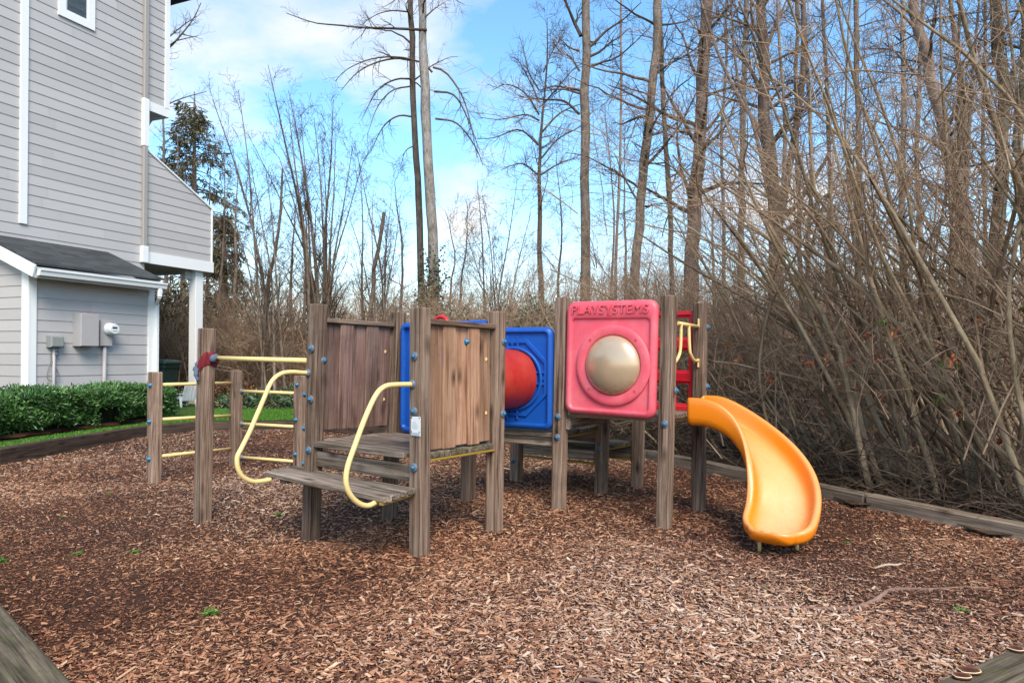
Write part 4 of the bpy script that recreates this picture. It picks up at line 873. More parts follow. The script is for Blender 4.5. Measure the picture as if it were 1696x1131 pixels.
for s in (-.19, .19):
    mb = MB(); mb.beam(cp(-.2, s, .30), cp(.16, s, .30), .07, .016, ch=.003); build('armrest', mb, cw, chair)
    mb = MB(); mb.beam(cp(-.17, s * .96, 0), cp(-.17, s * .96, .29), .05, .018, up=cx_, ch=.003); build('leg', mb, cw, chair)
    mb = MB(); mb.beam(cp(.14, s * .96, .0), cp(.1, s * .96, .29), .05, .018, up=cx_, ch=.003); build('leg', mb, cw, chair)

# ------------------------------------------------------------------ leaves
def leaf_mesh(name, c, dirs, nrm, L, W, tone, fold=.25, mat=None, droop=.12):
    """c,dirs,nrm: (n,3); leaf as two folded halves"""
    n = len(c); d = dirs / np.linalg.norm(dirs, axis=1)[:, None]; s = np.cross(nrm, d); s /= np.linalg.norm(s, axis=1)[:, None] + 1e-9; u = np.cross(d, s)
    L = L[:, None]; W = W[:, None]
    b = c; m1 = c + d * L * .45 + u * L * .03; t = c + d * L - u * L * droop
    a1 = c + d * L * .25 + s * W * .42 + u * W * fold * .5; a2 = c + d * L * .62 + s * W * .45 + u * W * fold * .5 - u * L * droop * .4
    b1 = c + d * L * .25 - s * W * .42 + u * W * fold * .5; b2 = c + d * L * .62 - s * W * .45 + u * W * fold * .5 - u * L * droop * .4
    v = np.stack([b, a1, a2, t, b2, b1], 1).reshape(-1, 3); i = np.arange(n)[:, None] * 6
    f = np.concatenate([i + np.array([[0, 1, 2, 3]]), i + np.array([[0, 3, 4, 5]])])
    return mesh_np(name, v, [f], tone=np.repeat(tone, 6), smooth=False)
def rand_dirs(n, zb=0.):
    d = rng.normal(size=(n, 3)); d[:, 2] += zb; return d / np.linalg.norm(d, axis=1)[:, None]
M['laurel'] = leafy('laurel_leaf', [(0, (.025, .06, .016)), (.45, (.065, .15, .035)), (.8, (.12, .24, .06)), (1, (.22, .33, .12))], .34, .5)
M['laurel_core'] = plain('hedge_core_shade', (.016, .02, .009), .9, .1)
def hedge():
    a, b = np.array(G(-60, 735, .2)), np.array(G(308, 690, .2)); d = (b - a); Ln = np.linalg.norm(d); d /= Ln; nrm = np.array([-d[1], d[0], 0]); a = a + nrm * .34; Wd, Hh = .74, .52
    root = thing('hedge', 'clipped laurel hedge with glossy dark leaves in front of the lean to', 'hedge', tuple(a))
    N = 24000; t = rng.random(N); side = rng.random(N); u = rng.random(N); s = t * Ln; w_ = np.empty(N); z = np.empty(N)
    m = side < .5; w_[m] = rng.normal(.0, .05, m.sum()); z[m] = .06 + u[m] * (Hh - .04); k = ~m; w_[k] = u[k] * Wd; z[k] = Hh + rng.normal(0, .035, k.sum())
    e = rng.random(N) < .12; s[e] = Ln + rng.normal(0, .05, e.sum()); w_[e] = rng.random(e.sum()) * Wd; z[e] = .06 + rng.random(e.sum()) * Hh
    bump_ = .07 * np.sin(s * 5.1) + .05 * np.sin(s * 11 + z * 9) + .04 * np.sin(z * 17 + s * 3); w_ = np.where(side < .5, w_ - bump_ - .1 * np.sin(np.clip(z / Hh, 0, 1) * 2.6) + .08, w_)
    z = z + .035 * np.sin(s * 4.3 + 1) + .02 * np.sin(s * 13)
    gap = (np.abs(s - 2.55) < .2) & (z < .28) & (side < .5); keep = ~gap
    c = a[None] + d[None] * s[:, None] + nrm[None] * w_[:, None]; c[:, 2] = .17 + z
    out = -nrm[None] * np.where(side < .5, 1., .1)[:, None] + np.array([0, 0, 1])[None] * np.where(side < .5, .55, 1.1)[:, None] + rng.normal(0, .55, (N, 3)); out[e] += d * 1.2
    nn = rng.normal(0, .5, (N, 3)) + np.array([0, 0, 1.]) - nrm * .4
    tone = np.clip(rng.beta(2, 2.6, N) + .18 * np.sin(s * 6 + z * 5) * .5, 0, 1)
    me = leaf_mesh('foliage', (c - a)[keep], out[keep], nn[keep], rng.uniform(.045, .085, N)[keep], rng.uniform(.016, .028, N)[keep], tone[keep])
    link('foliage', me, M['laurel'], root)
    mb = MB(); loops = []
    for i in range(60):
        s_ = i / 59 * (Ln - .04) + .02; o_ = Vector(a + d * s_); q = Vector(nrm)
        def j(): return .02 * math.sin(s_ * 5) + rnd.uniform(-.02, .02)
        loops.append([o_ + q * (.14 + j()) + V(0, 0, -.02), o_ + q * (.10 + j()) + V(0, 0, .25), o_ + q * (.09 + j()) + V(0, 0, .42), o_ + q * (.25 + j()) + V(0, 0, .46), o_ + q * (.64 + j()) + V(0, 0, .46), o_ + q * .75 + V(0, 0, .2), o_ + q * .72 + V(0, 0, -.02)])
    mb.loft(loops); build('branches', mb, M['laurel_core'], root)  # solid filler core against see-through, the hedge's inner shade put into its colour
hedge()
# grass blades
def blades(name, xy, zf, hmin, hmax, mat, label):
    n = len(xy); x, y = xy.T; z = zf(x, y); a = rng.uniform(0, 6.283, n); hh = rng.uniform(hmin, hmax, n); l = rng.normal(0, .35, (n, 2)) * hh[:, None]; w_ = .0028 + .0016 * rng.random(n)
    b = np.stack([x, y, z - .005], 1); s = np.stack([np.cos(a) * w_, np.sin(a) * w_, 0 * a], 1); m = b + np.stack([l[:, 0] * .35, l[:, 1] * .35, hh * .6], 1); t = b + np.stack([l[:, 0], l[:, 1], hh], 1)
    v = np.stack([b - s, b + s, m + s * .8, t, m - s * .8], 1).reshape(-1, 3); i = np.arange(n)[:, None] * 5
    me = mesh_np(name, v, [i + np.array([[0, 1, 2, 3, 4]])], tone=np.repeat(rng.random(n), 5)); link(name, me, mat, label=label, cat='grass', kind='stuff')
M['grass'] = leafy('grass_blade', [(0, (.03, .085, .008)), (.5, (.075, .2, .018)), (1, (.16, .3, .05))], .5, .3)
n = 240000; xy = np.stack([rng.uniform(-8.5, -1.8, n), rng.uniform(6, 16.4, n)], 1)
hn = [(-6.0, 6.3), (-6.2, 8.2), (-5.9, 10.9), (-5.4, 11.9), (-3.7, 12.05), (-2.2, 11.4), (-2.0, 14.6), (-3.2, 15.3), (-4.5, 15.9), (-6.2, 16.2), (-5.75, 11.8), (-6.3, 10.2), (-6.68, 7.5), (-7.0, 6.3)]
xy = xy[inside(xy[:, 0], xy[:, 1], hn)]; blades('grass', xy, lawn_z, .025, .06, M['grass'], 'short bright green lawn grass')
n = 26000; xy = np.stack([rng.uniform(-3.4, 0, n), rng.uniform(.9, 4, n)], 1); q = -.68 * (xy[:, 0] + .27) - .735 * (xy[:, 1] - 1.23); xy = xy[(q > .17) & (q < 1.1)]
blades('grass', xy, lambda x, y: 0 * x - .02, .04, .11, M['grass'], 'longer grass outside the bottom left timber')
# soil strip below the hedge
mb = MB(); a = G(-60, 735, .2); b = G(300, 690, .2); d = (b - a).normalized(); s = V(d.y, -d.x, 0); pts_a = []; k = 30
lo = [[a.lerp(b, i / k) + s * (-.27 + .05 * math.sin(i * 1.9)) + V(0, 0, -.035), a.lerp(b, i / k) - s * .36 + V(0, 0, -.0), a.lerp(b, i / k) - s * 2. + V(0, 0, .0)] for i in range(k + 1)]
for i in range(k): 
    for j in range(2): mb.quad(lo[i][j], lo[i + 1][j], lo[i + 1][j + 1], lo[i][j + 1])
build('hedge_soil', mb, M['mulch'], loc=(a.x, a.y, 0), kind='structure')
# weeds in the chips
M['weed'] = leafy('weed_leaf', [(0, (.05, .13, .015)), (.6, (.1, .24, .03)), (1, (.2, .34, .07))], .45, .35)
WD = [((350, 1002), 1.0, 'bright green weed tuft alone in the left foreground chips'), ((460, 843), .85, 'green weed tuft between the single post and the bench step'), ((130, 911), .7, 'small green weed at the left with another close above it'), ((4, 927), .8, 'green weed cut by the left edge of the photo'),
      ((222, 905), .75, 'low weed patch left of the single post in open chips'), ((178, 815), .6, 'yellowish weed near the long dark edging timber'), ((1592, 1010), .8, 'dark green weed in the right foreground chips'), ((1265, 966), .5, 'tiny weed below the end of the slide'),
      ((1402, 897), .5, 'pale yellow green weed right of the slide end'), ((104, 856), .5, 'small weed left of the low climbing bar post'), ((352, 745), .7, 'weed behind the single post under the climbing bars')]
wm_ = None
for (px, s, lb) in WD:
    p = G(*px); p.z = float(gz(np.array([p.x]), np.array([p.y]))[0])
    t = thing('weed', lb, 'weed', p.to_tuple(), 'weeds in the wood chips'); t.rotation_euler.z = rnd.uniform(0, 6); t.scale = (s * .8,) * 3
    if wm_ is None:
        n = 60; a = rng.uniform(0, 6.283, n); d = np.stack([np.cos(a), np.sin(a), rng.uniform(.15, 1.1, n)], 1); c = np.stack([rng.normal(0, .02, n), rng.normal(0, .02, n), np.zeros(n) + .004], 1)
        wm_ = leaf_mesh('leaves', c, d, np.tile([0, 0, 1.], (n, 1)) + rng.normal(0, .2, (n, 3)), rng.uniform(.03, .07, n), rng.uniform(.008, .018, n), rng.random(n), droop=.3)
    link('leaves', wm_, M['weed'], t)
# root, stick, fungi
def rootline(pix, r, nm, label, cat, mat, zoff):
    pts = []
    for i, (px, py) in enumerate(pix): p = G(px, py); pts.append(V(p.x, p.y, float(gz(np.array([p.x]), np.array([p.y]))[0]) + zoff))
    c = curve(pts, 6); mb = MB(); n = len(c); mb.tube(c, [r * (.45 + .55 * math.sin(math.pi * min(1, max(0, (i + 2) / (n + 3))))) * (1 + .12 * math.sin(i * 2.1)) for i in range(n)], 9)
    return build(nm, mb, mat, loc=pts[0].to_tuple(), label=label, cat=cat)
M['root'] = bark('smooth_root_bark', (.08, .045, .033), (.17, .1, .075), (.26, .165, .125))
rootline([(1228, 998), (1270, 999), (1310, 999), (1360, 1001), (1405, 1002), (1440, 994), (1460, 983), (1473, 975), (1500, 973), (1530, 974), (1570, 972), (1600, 970), (1640, 971)], .013, 'root', 'long bare brown root snaking over the chips in the right foreground', 'root', M['root'], .004)
rootline([(1448, 941), (1458, 938), (1470, 935.5), (1484, 936), (1493, 934)], .008, 'stick', 'short pale curved stick on dark chips right of the slide end', 'stick', bark('pale_stick', (.2, .13, .09), (.36, .26, .18), (.5, .38, .28)), .014)
rootline([(955, 1122), (975, 1122), (1003, 1125)], .01, 'stick', 'short grey brown stick lying at the bottom middle of the chips', 'stick', M['root'], .014)
fm = NT('bracket_fungus'); tn = fm.attr('tone', 'Fac'); fm.base(fm.ramp(tn, [(0, (.06, .02, .014)), (.55, (.13, .045, .025)), (.78, (.32, .14, .06)), (.88, (.72, .6, .36)), (1, (.78, .68, .45))]), .7, .2)
for (px, py, r, lb) in ((1604, 1112, .042, 'larger red brown bracket fungus with cream rim on the front right timber'), (1592, 1121, .033, 'smaller red brown bracket fungus overlapping the larger one on the front right timber'), (1683, 1076, .032, 'orange bracket fungus alone near the right end of the front timber')):
    p = G(px, py, .155); mb = MB(); L = []; T = []
    for q, z, t in ((.02, .006, 0.), (.4, .009, .2), (.72, .008, .5), (.87, .01, .7), (.96, .009, 1.), (1.0, .006, .35), (.9, -.002, .1)):
        L.append([p + V(math.cos(a) * r * q * (1 + .1 * math.sin(3 * a + px) + .06 * math.sin(7 * a)), math.sin(a) * r * .8 * q * (1 + .1 * math.sin(2 * a + px)), z) for a in [6.28318 * i / 28 for i in range(28)]]); T += [t] * 28
    mb.loft(L, smooth=True); mb.t = T; build('fungus', mb, fm.m, loc=p.to_tuple(), label=lb, cat='fungus', group='bracket fungi on the front timber')
# ------------------------------------------------------------------ bare trees and thickets
def tubes_np(Pp, Rr, sides):
    N, K, _ = Pp.shape; T = np.gradient(Pp, axis=1); T /= np.linalg.norm(T, axis=2)[..., None] + 1e-9
    ref = np.where(np.abs(T[:, :1, 2:3]) > .9, np.array([1., 0, 0]), np.array([0, 0, 1.])); A = np.cross(T, np.broadcast_to(ref, T.shape)); A /= np.linalg.norm(A, axis=2)[..., None] + 1e-9; B = np.cross(T, A)
    th = np.arange(sides) * 2 * np.pi / sides; c, s = np.cos(th)[None, None, :, None], np.sin(th)[None, None, :, None]
    v = Pp[:, :, None] + (A[:, :, None] * c + B[:, :, None] * s) * Rr[:, :, None, None]
    idx = np.arange(N * K * sides).reshape(N, K, sides); nx = np.roll(idx, -1, 2)
    f = np.stack([idx[:, :-1], nx[:, :-1], nx[:, 1:], idx[:, 1:]], -1).reshape(-1, 4)
    seg = np.linalg.norm(np.diff(Pp, axis=1), axis=2); acc = np.concatenate([np.zeros((N, 1)), np.cumsum(seg, 1)], 1)
    g = np.stack([np.broadcast_to(c[..., 0] * Rr[:, :, None], (N, K, sides)) * 1.0, np.broadcast_to(s[..., 0] * Rr[:, :, None], (N, K, sides)) * 1.0, np.broadcast_to(acc[:, :, None], (N, K, sides))], -1) + rng.uniform(0, 40, (N, 1, 1, 3))
    tone = np.broadcast_to(rng.random(N)[:, None, None], (N, K, sides)).ravel()
    return v.reshape(-1, 3), f, tone, g.reshape(-1, 3)
def wood_mesh(name, levels):
    V_, F_, T_, G_ = [], [], [], []; b = 0
    for Pp, Rr, s in levels:
        if not len(Pp): continue
        v, f, t, g = tubes_np(Pp, Rr, s); V_.append(v); F_.append(f + b); T_.append(t); G_.append(g); b += len(v)
    return mesh_np(name, np.concatenate(V_), [np.concatenate(F_)], np.concatenate(T_), np.concatenate(G_), smooth=True)
def grow(Pp, Rr, per, tr, ln, ang, K=6, wander=.15, grav=.0, rr=.5, tip=.25, rmin=.0015, bias=None, flat=0.):
    N, k, _ = Pp.shape; par = np.repeat(np.arange(N), per); n = len(par)
    if n == 0: return np.zeros((0, K, 3)), np.zeros((0, K))
    t = rng.uniform(tr[0], tr[1], n) * (k - 1); i = np.minimum(t.astype(int), k - 2); f = (t - i)[:, None]
    p = Pp[par, i] * (1 - f) + Pp[par, i + 1] * f; r0 = Rr[par, i] * (1 - f[:, 0]) + Rr[par, i + 1] * f[:, 0]
    T = Pp[par, i + 1] - Pp[par, i]; T /= np.linalg.norm(T, axis=1)[:, None] + 1e-9
    q = rng.normal(size=(n, 3)); q[:, 2] *= 1 - flat
    if bias is not None: q += np.array(bias)
    q -= T * (q * T).sum(1)[:, None]; q /= np.linalg.norm(q, axis=1)[:, None] + 1e-9
    a = np.radians(rng.uniform(ang[0], ang[1], n))[:, None]; d = T * np.cos(a) + q * np.sin(a)
    L = rng.uniform(ln[0], ln[1], n) * (1 - .55 * (t / (k - 1) - tr[0]) / max(.05, 1 - tr[0])) ; st = (L / (K - 1))[:, None]
    out = np.empty((n, K, 3)); out[:, 0] = p
    for j in range(1, K):
        d = d + rng.normal(0, wander, (n, 3)); d[:, 2] += grav / (K - 1); d /= np.linalg.norm(d, axis=1)[:, None]; out[:, j] = out[:, j - 1] + d * st
    R0 = np.maximum(r0 * rr * rng.uniform(.7, 1.1, n), rmin); prof = np.linspace(1, tip, K)[None]
    return out, np.maximum(R0[:, None] * prof, rmin * .7)
def spline(pts, n):
    c = curve(pts, 10); a = np.array([tuple(q) for q in c]); s = np.concatenate([[0], np.cumsum(np.linalg.norm(np.diff(a, axis=0), axis=1))]); u = np.linspace(0, s[-1], n)
    return np.stack([np.interp(u, s, a[:, i]) for i in range(3)], 1)
M['bark_grey'] = bark('grey_bark', (.065, .045, .034), (.165, .122, .095), (.29, .235, .19), .25)
M['bark_pale'] = bark('pale_bark', (.085, .07, .06), (.205, .178, .155), (.35, .315, .285), .15)
M['bark_red'] = bark('reddish_bark', (.09, .06, .048), (.21, .145, .115), (.34, .26, .215), .15)
M['bark_moss'] = bark('mossy_bark', (.06, .05, .035), (.15, .125, .085), (.27, .24, .19), .75)
M['twig'] = bark('twig_bark', (.05, .033, .023), (.115, .076, .052), (.21, .15, .108), .1)
M['stem'] = bark('olive_stem_bark', (.1, .066, .037), (.29, .205, .124), (.44, .335, .22), .3)
M['brush'] = bark('brown_brush_bark', (.12, .07, .042), (.34, .22, .14), (.53, .37, .255), .1)

def lift(P0):                                        # ground height below a point of the wood
    x, y = np.array([P0[0]]), np.array([P0[1]]); return float(forest_z(x, y)[0])
def make_tree(name, label, cat, pix, d, w0, w1, mat, limbs=(26, (.3, 1.), (1.6, 3.2), (45, 75), .3), tw=7, tl=5, extra=(), n=26, group=None, fork=None, tmat='twig', dd=0., tlr=.0032):
    """trunk along photo pixels at depth d; w0,w1: trunk widths in photo pixels at foot and tip"""
    pts = [P(px, py, d + dd * i) for i, (px, py) in enumerate(pix)]
    g = pts[0].copy(); g.z = lift(g) - .15; base = V(g.x, g.y, g.z + .15)
    if pts[0].z > g.z + .4: pts = [g] + pts
    tr = spline(pts, n) - np.array(base); wob_ = rng.normal(0, .022, (n, 3)).cumsum(0) * [1, 1, 0]; tr = tr + (wob_ - wob_[:1] - np.linspace(0, 1, n)[:, None] * (wob_[-1:] - wob_[:1])) ; u = np.linspace(0, 1, n); rad = (w0 + (w1 - w0) * u ** .8) * d / F / 2; rad *= 1 + .35 * np.exp(-u * 22) + .04 * rng.normal(size=n)
    root = thing(name, label, cat, base.to_tuple(), group); TP, TR = tr[None], rad[None]; lv = [(TP, TR, 12)]
    forks = []
    for (t0, px, w_) in (fork or ()):
        a = tr[int(t0 * (n - 1))]; q = [Vector(a)] + [P(x, y, d) - base for x, y in px]; s_ = spline(q, 16); forks.append((s_[None], np.linspace(w_, w_ * .35, 16)[None] * d / F / 2))
    if forks: lv += [(a, b, 9) for a, b in forks]
    link('trunk', wood_mesh('trunk', lv), mat, root)
    L = []
    nl, trg, ln, an, gv = limbs
    L1 = grow(TP, TR, nl, trg, ln, an, 9, .13, gv, .38, .22, .006)
    srcs = [L1]
    for f_ in forks: srcs.append(grow(f_[0], f_[1], max(6, nl // 3), (.15, 1), (ln[0] * .7, ln[1] * .75), an, 9, .14, gv, .5, .22, .005))
    for px, w_ in extra:
        q = [P(x, y, d + rnd.uniform(-.1, .1)) - base for x, y in px]; s_ = spline(q, 14); srcs.append((s_[None].repeat(1, 0)[:, ::1][:, :], np.linspace(w_, w_ * .25, 14)[None] * d / F / 2))
    l2s = []; lvls = []
    for s_ in srcs:
        if not len(s_[0]): continue
        lvls.append((s_[0], s_[1], 5)); mult = 2 if s_[0].shape[0] == 1 and len(srcs) > 1 and s_ is not L1 else 1
        a = grow(s_[0], s_[1], tw * mult, (.2, 1), (.35 * ln[0], .45 * ln[1]), (25, 65), 6, .18, gv * .6, .5, .3, .0035); lvls.append((a[0], a[1], 4)); l2s.append(a)
    for a in l2s:
        b = grow(a[0], a[1], tl, (.15, 1), (.18, .55), (25, 70), 4, .2, .15, .6, .8, tlr); lvls.append((b[0], b[1], 3))
    link('crown', wood_mesh('crown', lvls), M[tmat], root); return root
make_tree('tree', 'tall pale straight trunk with ivy at its foot, thicker of a leaning pair', 'tree', [(719, 560), (717, 450), (714, 300), (711, 180), (704, 0), (699, -160), (694, -330)], 20, 21, 11, M['bark_pale'], (10, (.62, 1.), (1.2, 2.4), (50, 85), -.3), 5, 5,
          extra=[([(717, 112), (740, 122), (768, 165), (783, 222), (790, 262)], 4), ([(719, 152), (752, 158), (774, 195), (795, 252)], 4), ([(721, 197), (757, 205), (788, 245), (800, 275)], 4), ([(707, 50), (640, 47), (600, 46), (560, 42), (520, 38), (474, 22)], 5), ([(716, 120), (700, 105), (660, 95), (615, 98), (575, 115), (555, 135)], 4), ([(705, 28), (720, 15), (735, 5)], 3)])
make_tree('tree', 'slimmer dark trunk leaning left beside the pale one in the gap of sky', 'tree', [(700, 560), (698, 470), (692, 330), (685, 190), (680, 90), (676, 0), (671, -170)], 20.6, 14, 8, M['bark_grey'], (10, (.62, 1.), (1., 2.2), (50, 85), -.3), 5, 5,
          extra=[([(676, 20), (650, 18), (625, 24), (600, 40)], 3), ([(680, 100), (655, 97), (620, 105), (590, 122), (565, 150)], 4), ([(681, 131), (655, 132), (625, 150), (600, 195)], 3.5), ([(682, 143), (650, 150), (625, 178), (608, 225)], 3), ([(685, 194), (660, 192), (635, 210), (612, 255)], 3.5), ([(690, 240), (672, 250), (664, 275)], 2.5)])
T3e = [([(893, 190), (870, 155), (840, 140), (815, 150)], 3.5), ([(893, 200), (870, 190), (830, 198), (795, 195)], 3.5), ([(892, 240), (860, 215), (820, 228), (790, 230)], 4), ([(893, 170), (880, 140), (858, 100), (845, 95)], 3.5), ([(891, 290), (868, 272), (845, 275), (830, 282)], 3.5), ([(898, 175), (920, 150), (945, 120), (965, 105)], 3.5), ([(897, 220), (925, 190), (955, 175), (985, 168)], 4), ([(897, 262), (925, 230), (960, 210), (985, 180)], 3.5), ([(896, 290), (925, 272), (955, 262)], 3.5), ([(893, 150), (876, 120), (868, 85), (860, 60)], 3), ([(900, 120), (915, 85), (930, 60)], 3)]
make_tree('tree', 'spreading dark tree with its whole crown in view at the middle of the sky', 'tree', [(893, 560), (892, 450), (891, 330), (893, 240), (898, 150), (903, 90), (906, 30)], 18.5, 15, 1.2, M['bark_grey'], (22, (.48, 1.), (.7, 1.7), (40, 80), .3), 6, 5, extra=T3e)
make_tree('tree', 'straight grey trunk just above the left end of the pink bubble panel', 'tree', [(970, 560), (969, 440), (968, 300), (968, 150), (967, 60), (965, 0), (960, -200)], 17, 18, 12, M['bark_grey'], (9, (.55, 1.), (1.2, 2.4), (40, 80), .1), 5, 5,
          extra=[([(962, 60), (950, 35), (935, 0), (920, -30)], 7), ([(960, 190), (935, 168), (900, 165), (860, 160)], 5), ([(960, 155), (930, 148), (890, 153)], 4), ([(960, 118), (945, 95), (930, 88), (915, 70)], 4), ([(972, 112), (990, 106), (1012, 112), (1030, 108)], 3.5), ([(960, 85), (942, 78), (925, 60)], 4)])
make_tree('tree', 'trunk rising behind the middle of the pink panel and leaning right at its top', 'tree', [(1061, 560), (1062, 440), (1068, 330), (1076, 200), (1086, 60), (1090, 0), (1100, -200)], 15, 17, 13, M['bark_grey'], (24, (.35, 1.), (1.3, 2.7), (45, 80), .15), 6, 6)
make_tree('tree', 'thin trunk in line with the right edge of the pink panel', 'tree', [(1113, 560), (1110, 440), (1104, 300), (1098, 160), (1094, 40), (1088, -160)], 17, 10, 7, M['bark_grey'], (16, (.4, 1.), (1., 2.2), (45, 80), .15), 5, 5)
make_tree('tree', 'stout brown trunk with lumpy bark behind the slide tower', 'tree', [(1146, 560), (1147, 450), (1151, 330), (1158, 210), (1166, 90), (1172, 0), (1180, -200)], 14.5, 29, 16, M['bark_red'], (26, (.35, 1.), (1.3, 2.8), (40, 80), .15), 6, 6)
make_tree('tree', 'slender pale trunk between the stout brown trunk and the forked clump', 'tree', [(1232, 560), (1233, 430), (1236, 300), (1238, 200), (1240, 60), (1236, -150)], 17, 13, 8, M['bark_pale'], (18, (.35, 1.), (1.2, 2.4), (40, 80), .15), 5, 6)
make_tree('tree', 'thick forked clump of trunks high above the slide', 'tree', [(1284, 570), (1282, 470), (1283, 380), (1280, 290), (1268, 200), (1268, 60), (1262, -160)], 12.5, 34, 12, M['bark_red'], (22, (.3, 1.), (1.1, 2.4), (35, 75), .2), 6, 6,
          fork=[(.36, [(1262, 230), (1225, 165), (1190, 90), (1160, 0), (1140, -80)], 9), (.38, [(1310, 260), (1328, 140), (1330, 0), (1320, -100)], 14), (.33, [(1296, 330), (1300, 200), (1290, 60), (1285, -60)], 9), (.42, [(1250, 215), (1222, 130), (1210, 0)], 8)])
make_tree('tree', 'large pinkish barked trunk leaning left and forking near the top right of the photo', 'tree', [(1622, 580), (1612, 450), (1600, 340), (1580, 240), (1552, 150), (1530, 70), (1515, 0), (1495, -170)], 10, 32, 13, M['bark_red'], (18, (.3, 1.), (.9, 2.0), (35, 75), .2), 6, 6,
          fork=[(.5, [(1598, 175), (1585, 90), (1574, 0), (1566, -90)], 13), (.46, [(1606, 190), (1612, 110), (1622, 0)], 9), (.66, [(1530, 75), (1500, 30), (1450, -10)], 9)])
make_tree('tree', 'upright mossy trunk close to the right edge of the photo', 'tree', [(1648, 600), (1650, 430), (1656, 300), (1660, 180), (1654, 60), (1650, 0), (1640, -170)], 10.8, 27, 15, M['bark_moss'], (16, (.3, 1.), (.9, 2.0), (40, 80), .2), 6, 6, fork=[(.5, [(1672, 150), (1690, 100), (1720, 30)], 12)])
make_tree('tree', 'mossy bent trunk cut by the right edge of the photo', 'tree', [(1712, 600), (1705, 430), (1692, 300), (1690, 210), (1702, 100), (1700, -60)], 9.5, 22, 12, M['bark_moss'], (14, (.3, 1.), (.8, 1.8), (40, 80), .2), 6, 6)
for i, (a, b, c, w_, d) in enumerate([(1326, 1322, 1318, 10, 15), (1344, 1342, 1330, 9, 16), (1378, 1374, 1362, 9, 14.5), (1421, 1420, 1416, 13, 13.5), (1492, 1490, 1494, 13, 13), (1522, 1518, 1530, 10, 15), (1570, 1585, 1590, 9, 14), (1196, 1198, 1206, 7, 19), (1020, 1026, 1030, 6, 21), (1630, 1634, 1640, 8, 16)]):
    make_tree('tree', 'thin straight young trunk among many on the right of the wood', 'tree', [(a, 560), ((a + b) / 2 + rnd.uniform(-4, 4), 420), (b, 270), ((b + c) / 2, 130), (c, 0), (c + (c - b) * .5, -180)], d, w_, w_ * .5, M[('bark_grey', 'bark_pale', 'bark_red')[i % 3]], (20, (.25, 1.), (.9, 2.1), (35, 75), .25), 6, 5, group='young trunks in the right of the wood', n=16)
# left cluster of saplings
def clump(label, base, d, tops, w_, mat='bark_grey', grp=None, name='sapling_clump', twm=1):
    g = P(*base, d); z = lift(g); b = V(g.x, g.y, z); root = thing(name, label, 'saplings', b.to_tuple(), grp)
    S = []; Rr = []
    for (tx, ty, k) in tops:
        t = P(tx, ty, d + rnd.uniform(-.6, .6)); p0 = V(b.x + rnd.uniform(-.3, .3), b.y + rnd.uniform(-.3, .3), z - .1); m = p0.lerp(t, .5); m.x = p0.x + (t.x - p0.x) * .32 + rnd.uniform(-.1, .1); m2 = p0.lerp(t, .78); m2.x = p0.x + (t.x - p0.x) * .66
        S.append(spline([p0, m, m2, t], 16) - np.array(b)); Rr.append(np.linspace(w_ * k, .9, 16) * d / F / 2)
    S = np.array(S); Rr = np.array(Rr); link('stems', wood_mesh('stems', [(S, Rr, 8)]), M[mat], root)
    a = grow(S, Rr, 13 * twm, (.18, 1), (.7, 1.9), (15, 45), 8, .09, .25, .45, .25, .004); c = grow(a[0], a[1], 6, (.15, 1), (.25, .7), (20, 50), 5, .14, .15, .6, .4, .003); e = grow(c[0], c[1], 3, (.1, 1), (.08, .25), (30, 70), 3, .2, .1, .7, 1.2, .003)
    link('twigs', wood_mesh('twigs', [(a[0], a[1], 5), (c[0], c[1], 3), (e[0], e[1], 3)]), M['twig'], root)
clump('tall many stemmed sapling clump standing left of centre above the turning bar', (535, 590), 17, [(444, 108, 1.), (478, 182, .9), (478, 150, 1.1), (500, 215, .8), (520, 195, .8), (552, 165, .9), (556, 230, .8), (583, 250, .7), (420, 240, .6), (462, 260, .7), (536, 260, .8), (602, 265, .6)], 9)
clump('wide spreading sapling between the conifer and the tall many stemmed clump', (455, 590), 16, [(352, 165, 1.), (395, 150, .9), (385, 250, .8), (415, 270, .8), (440, 280, .8), (372, 320, .6), (470, 330, .6)], 7.5)
clump('low arching sapling right of the two leaning trunks', (835, 570), 15.5, [(790, 300, 1.), (800, 330, .8), (855, 310, .9), (770, 380, .7), (880, 350, .7), (815, 390, .7)], 6)
clump('thin upright saplings left of the two leaning trunks', (625, 585), 16.5, [(590, 245, .9), (597, 290, 1.2), (618, 315, .8), (648, 330, .7), (662, 350, .7), (640, 380, .7), (575, 350, .6)], 6)
make_tree('snag', 'short broken reddish trunk without branches left of the leaning pair', 'dead tree', [(606, 590), (612, 520), (618, 450), (627, 400), (636, 352)], 16, 9.5, 6, M['bark_red'], (4, (.5, 1.), (.3, .7), (40, 80), .1), 3, 3, n=12)
make_tree('tree', 'bare grey leaning tree behind the tall sapling clump', 'tree', [(436, 600), (440, 500), (455, 420), (464, 350), (468, 280)], 18, 11, 3, M['bark_grey'], (14, (.3, 1.), (.5, 1.3), (30, 70), .2), 5, 4, n=12)
for i, (a, d, w_, t) in enumerate([(270, 24, 9, 20), (300, 26, 14, 250), (345, 24, 9, 300), (368, 21, 8, 280), (388, 22, 10, 300), (487, 22, 10, 330), (508, 21, 9, 300), (660, 24, 9, 330), (745, 24, 8, 380), (765, 23, 7, 370), (925, 24, 8, 300), (1010, 23, 8, 200), (1040, 25, 9, 250)]):
    make_tree('tree', 'slim bare trunk deep in the wood on the left and centre', 'tree', [(a, 570), (a + rnd.uniform(-5, 5), 470), (a + rnd.uniform(-8, 8), (470 + t) / 2), (a + rnd.uniform(-12, 12), t - 30)], d, w_, .8, M[('bark_grey', 'bark_red')[i % 2]], (18, (.25, 1.), (.8, 2.), (30, 70), .2), 6, 4, group='slim trunks deep in the wood', n=14)
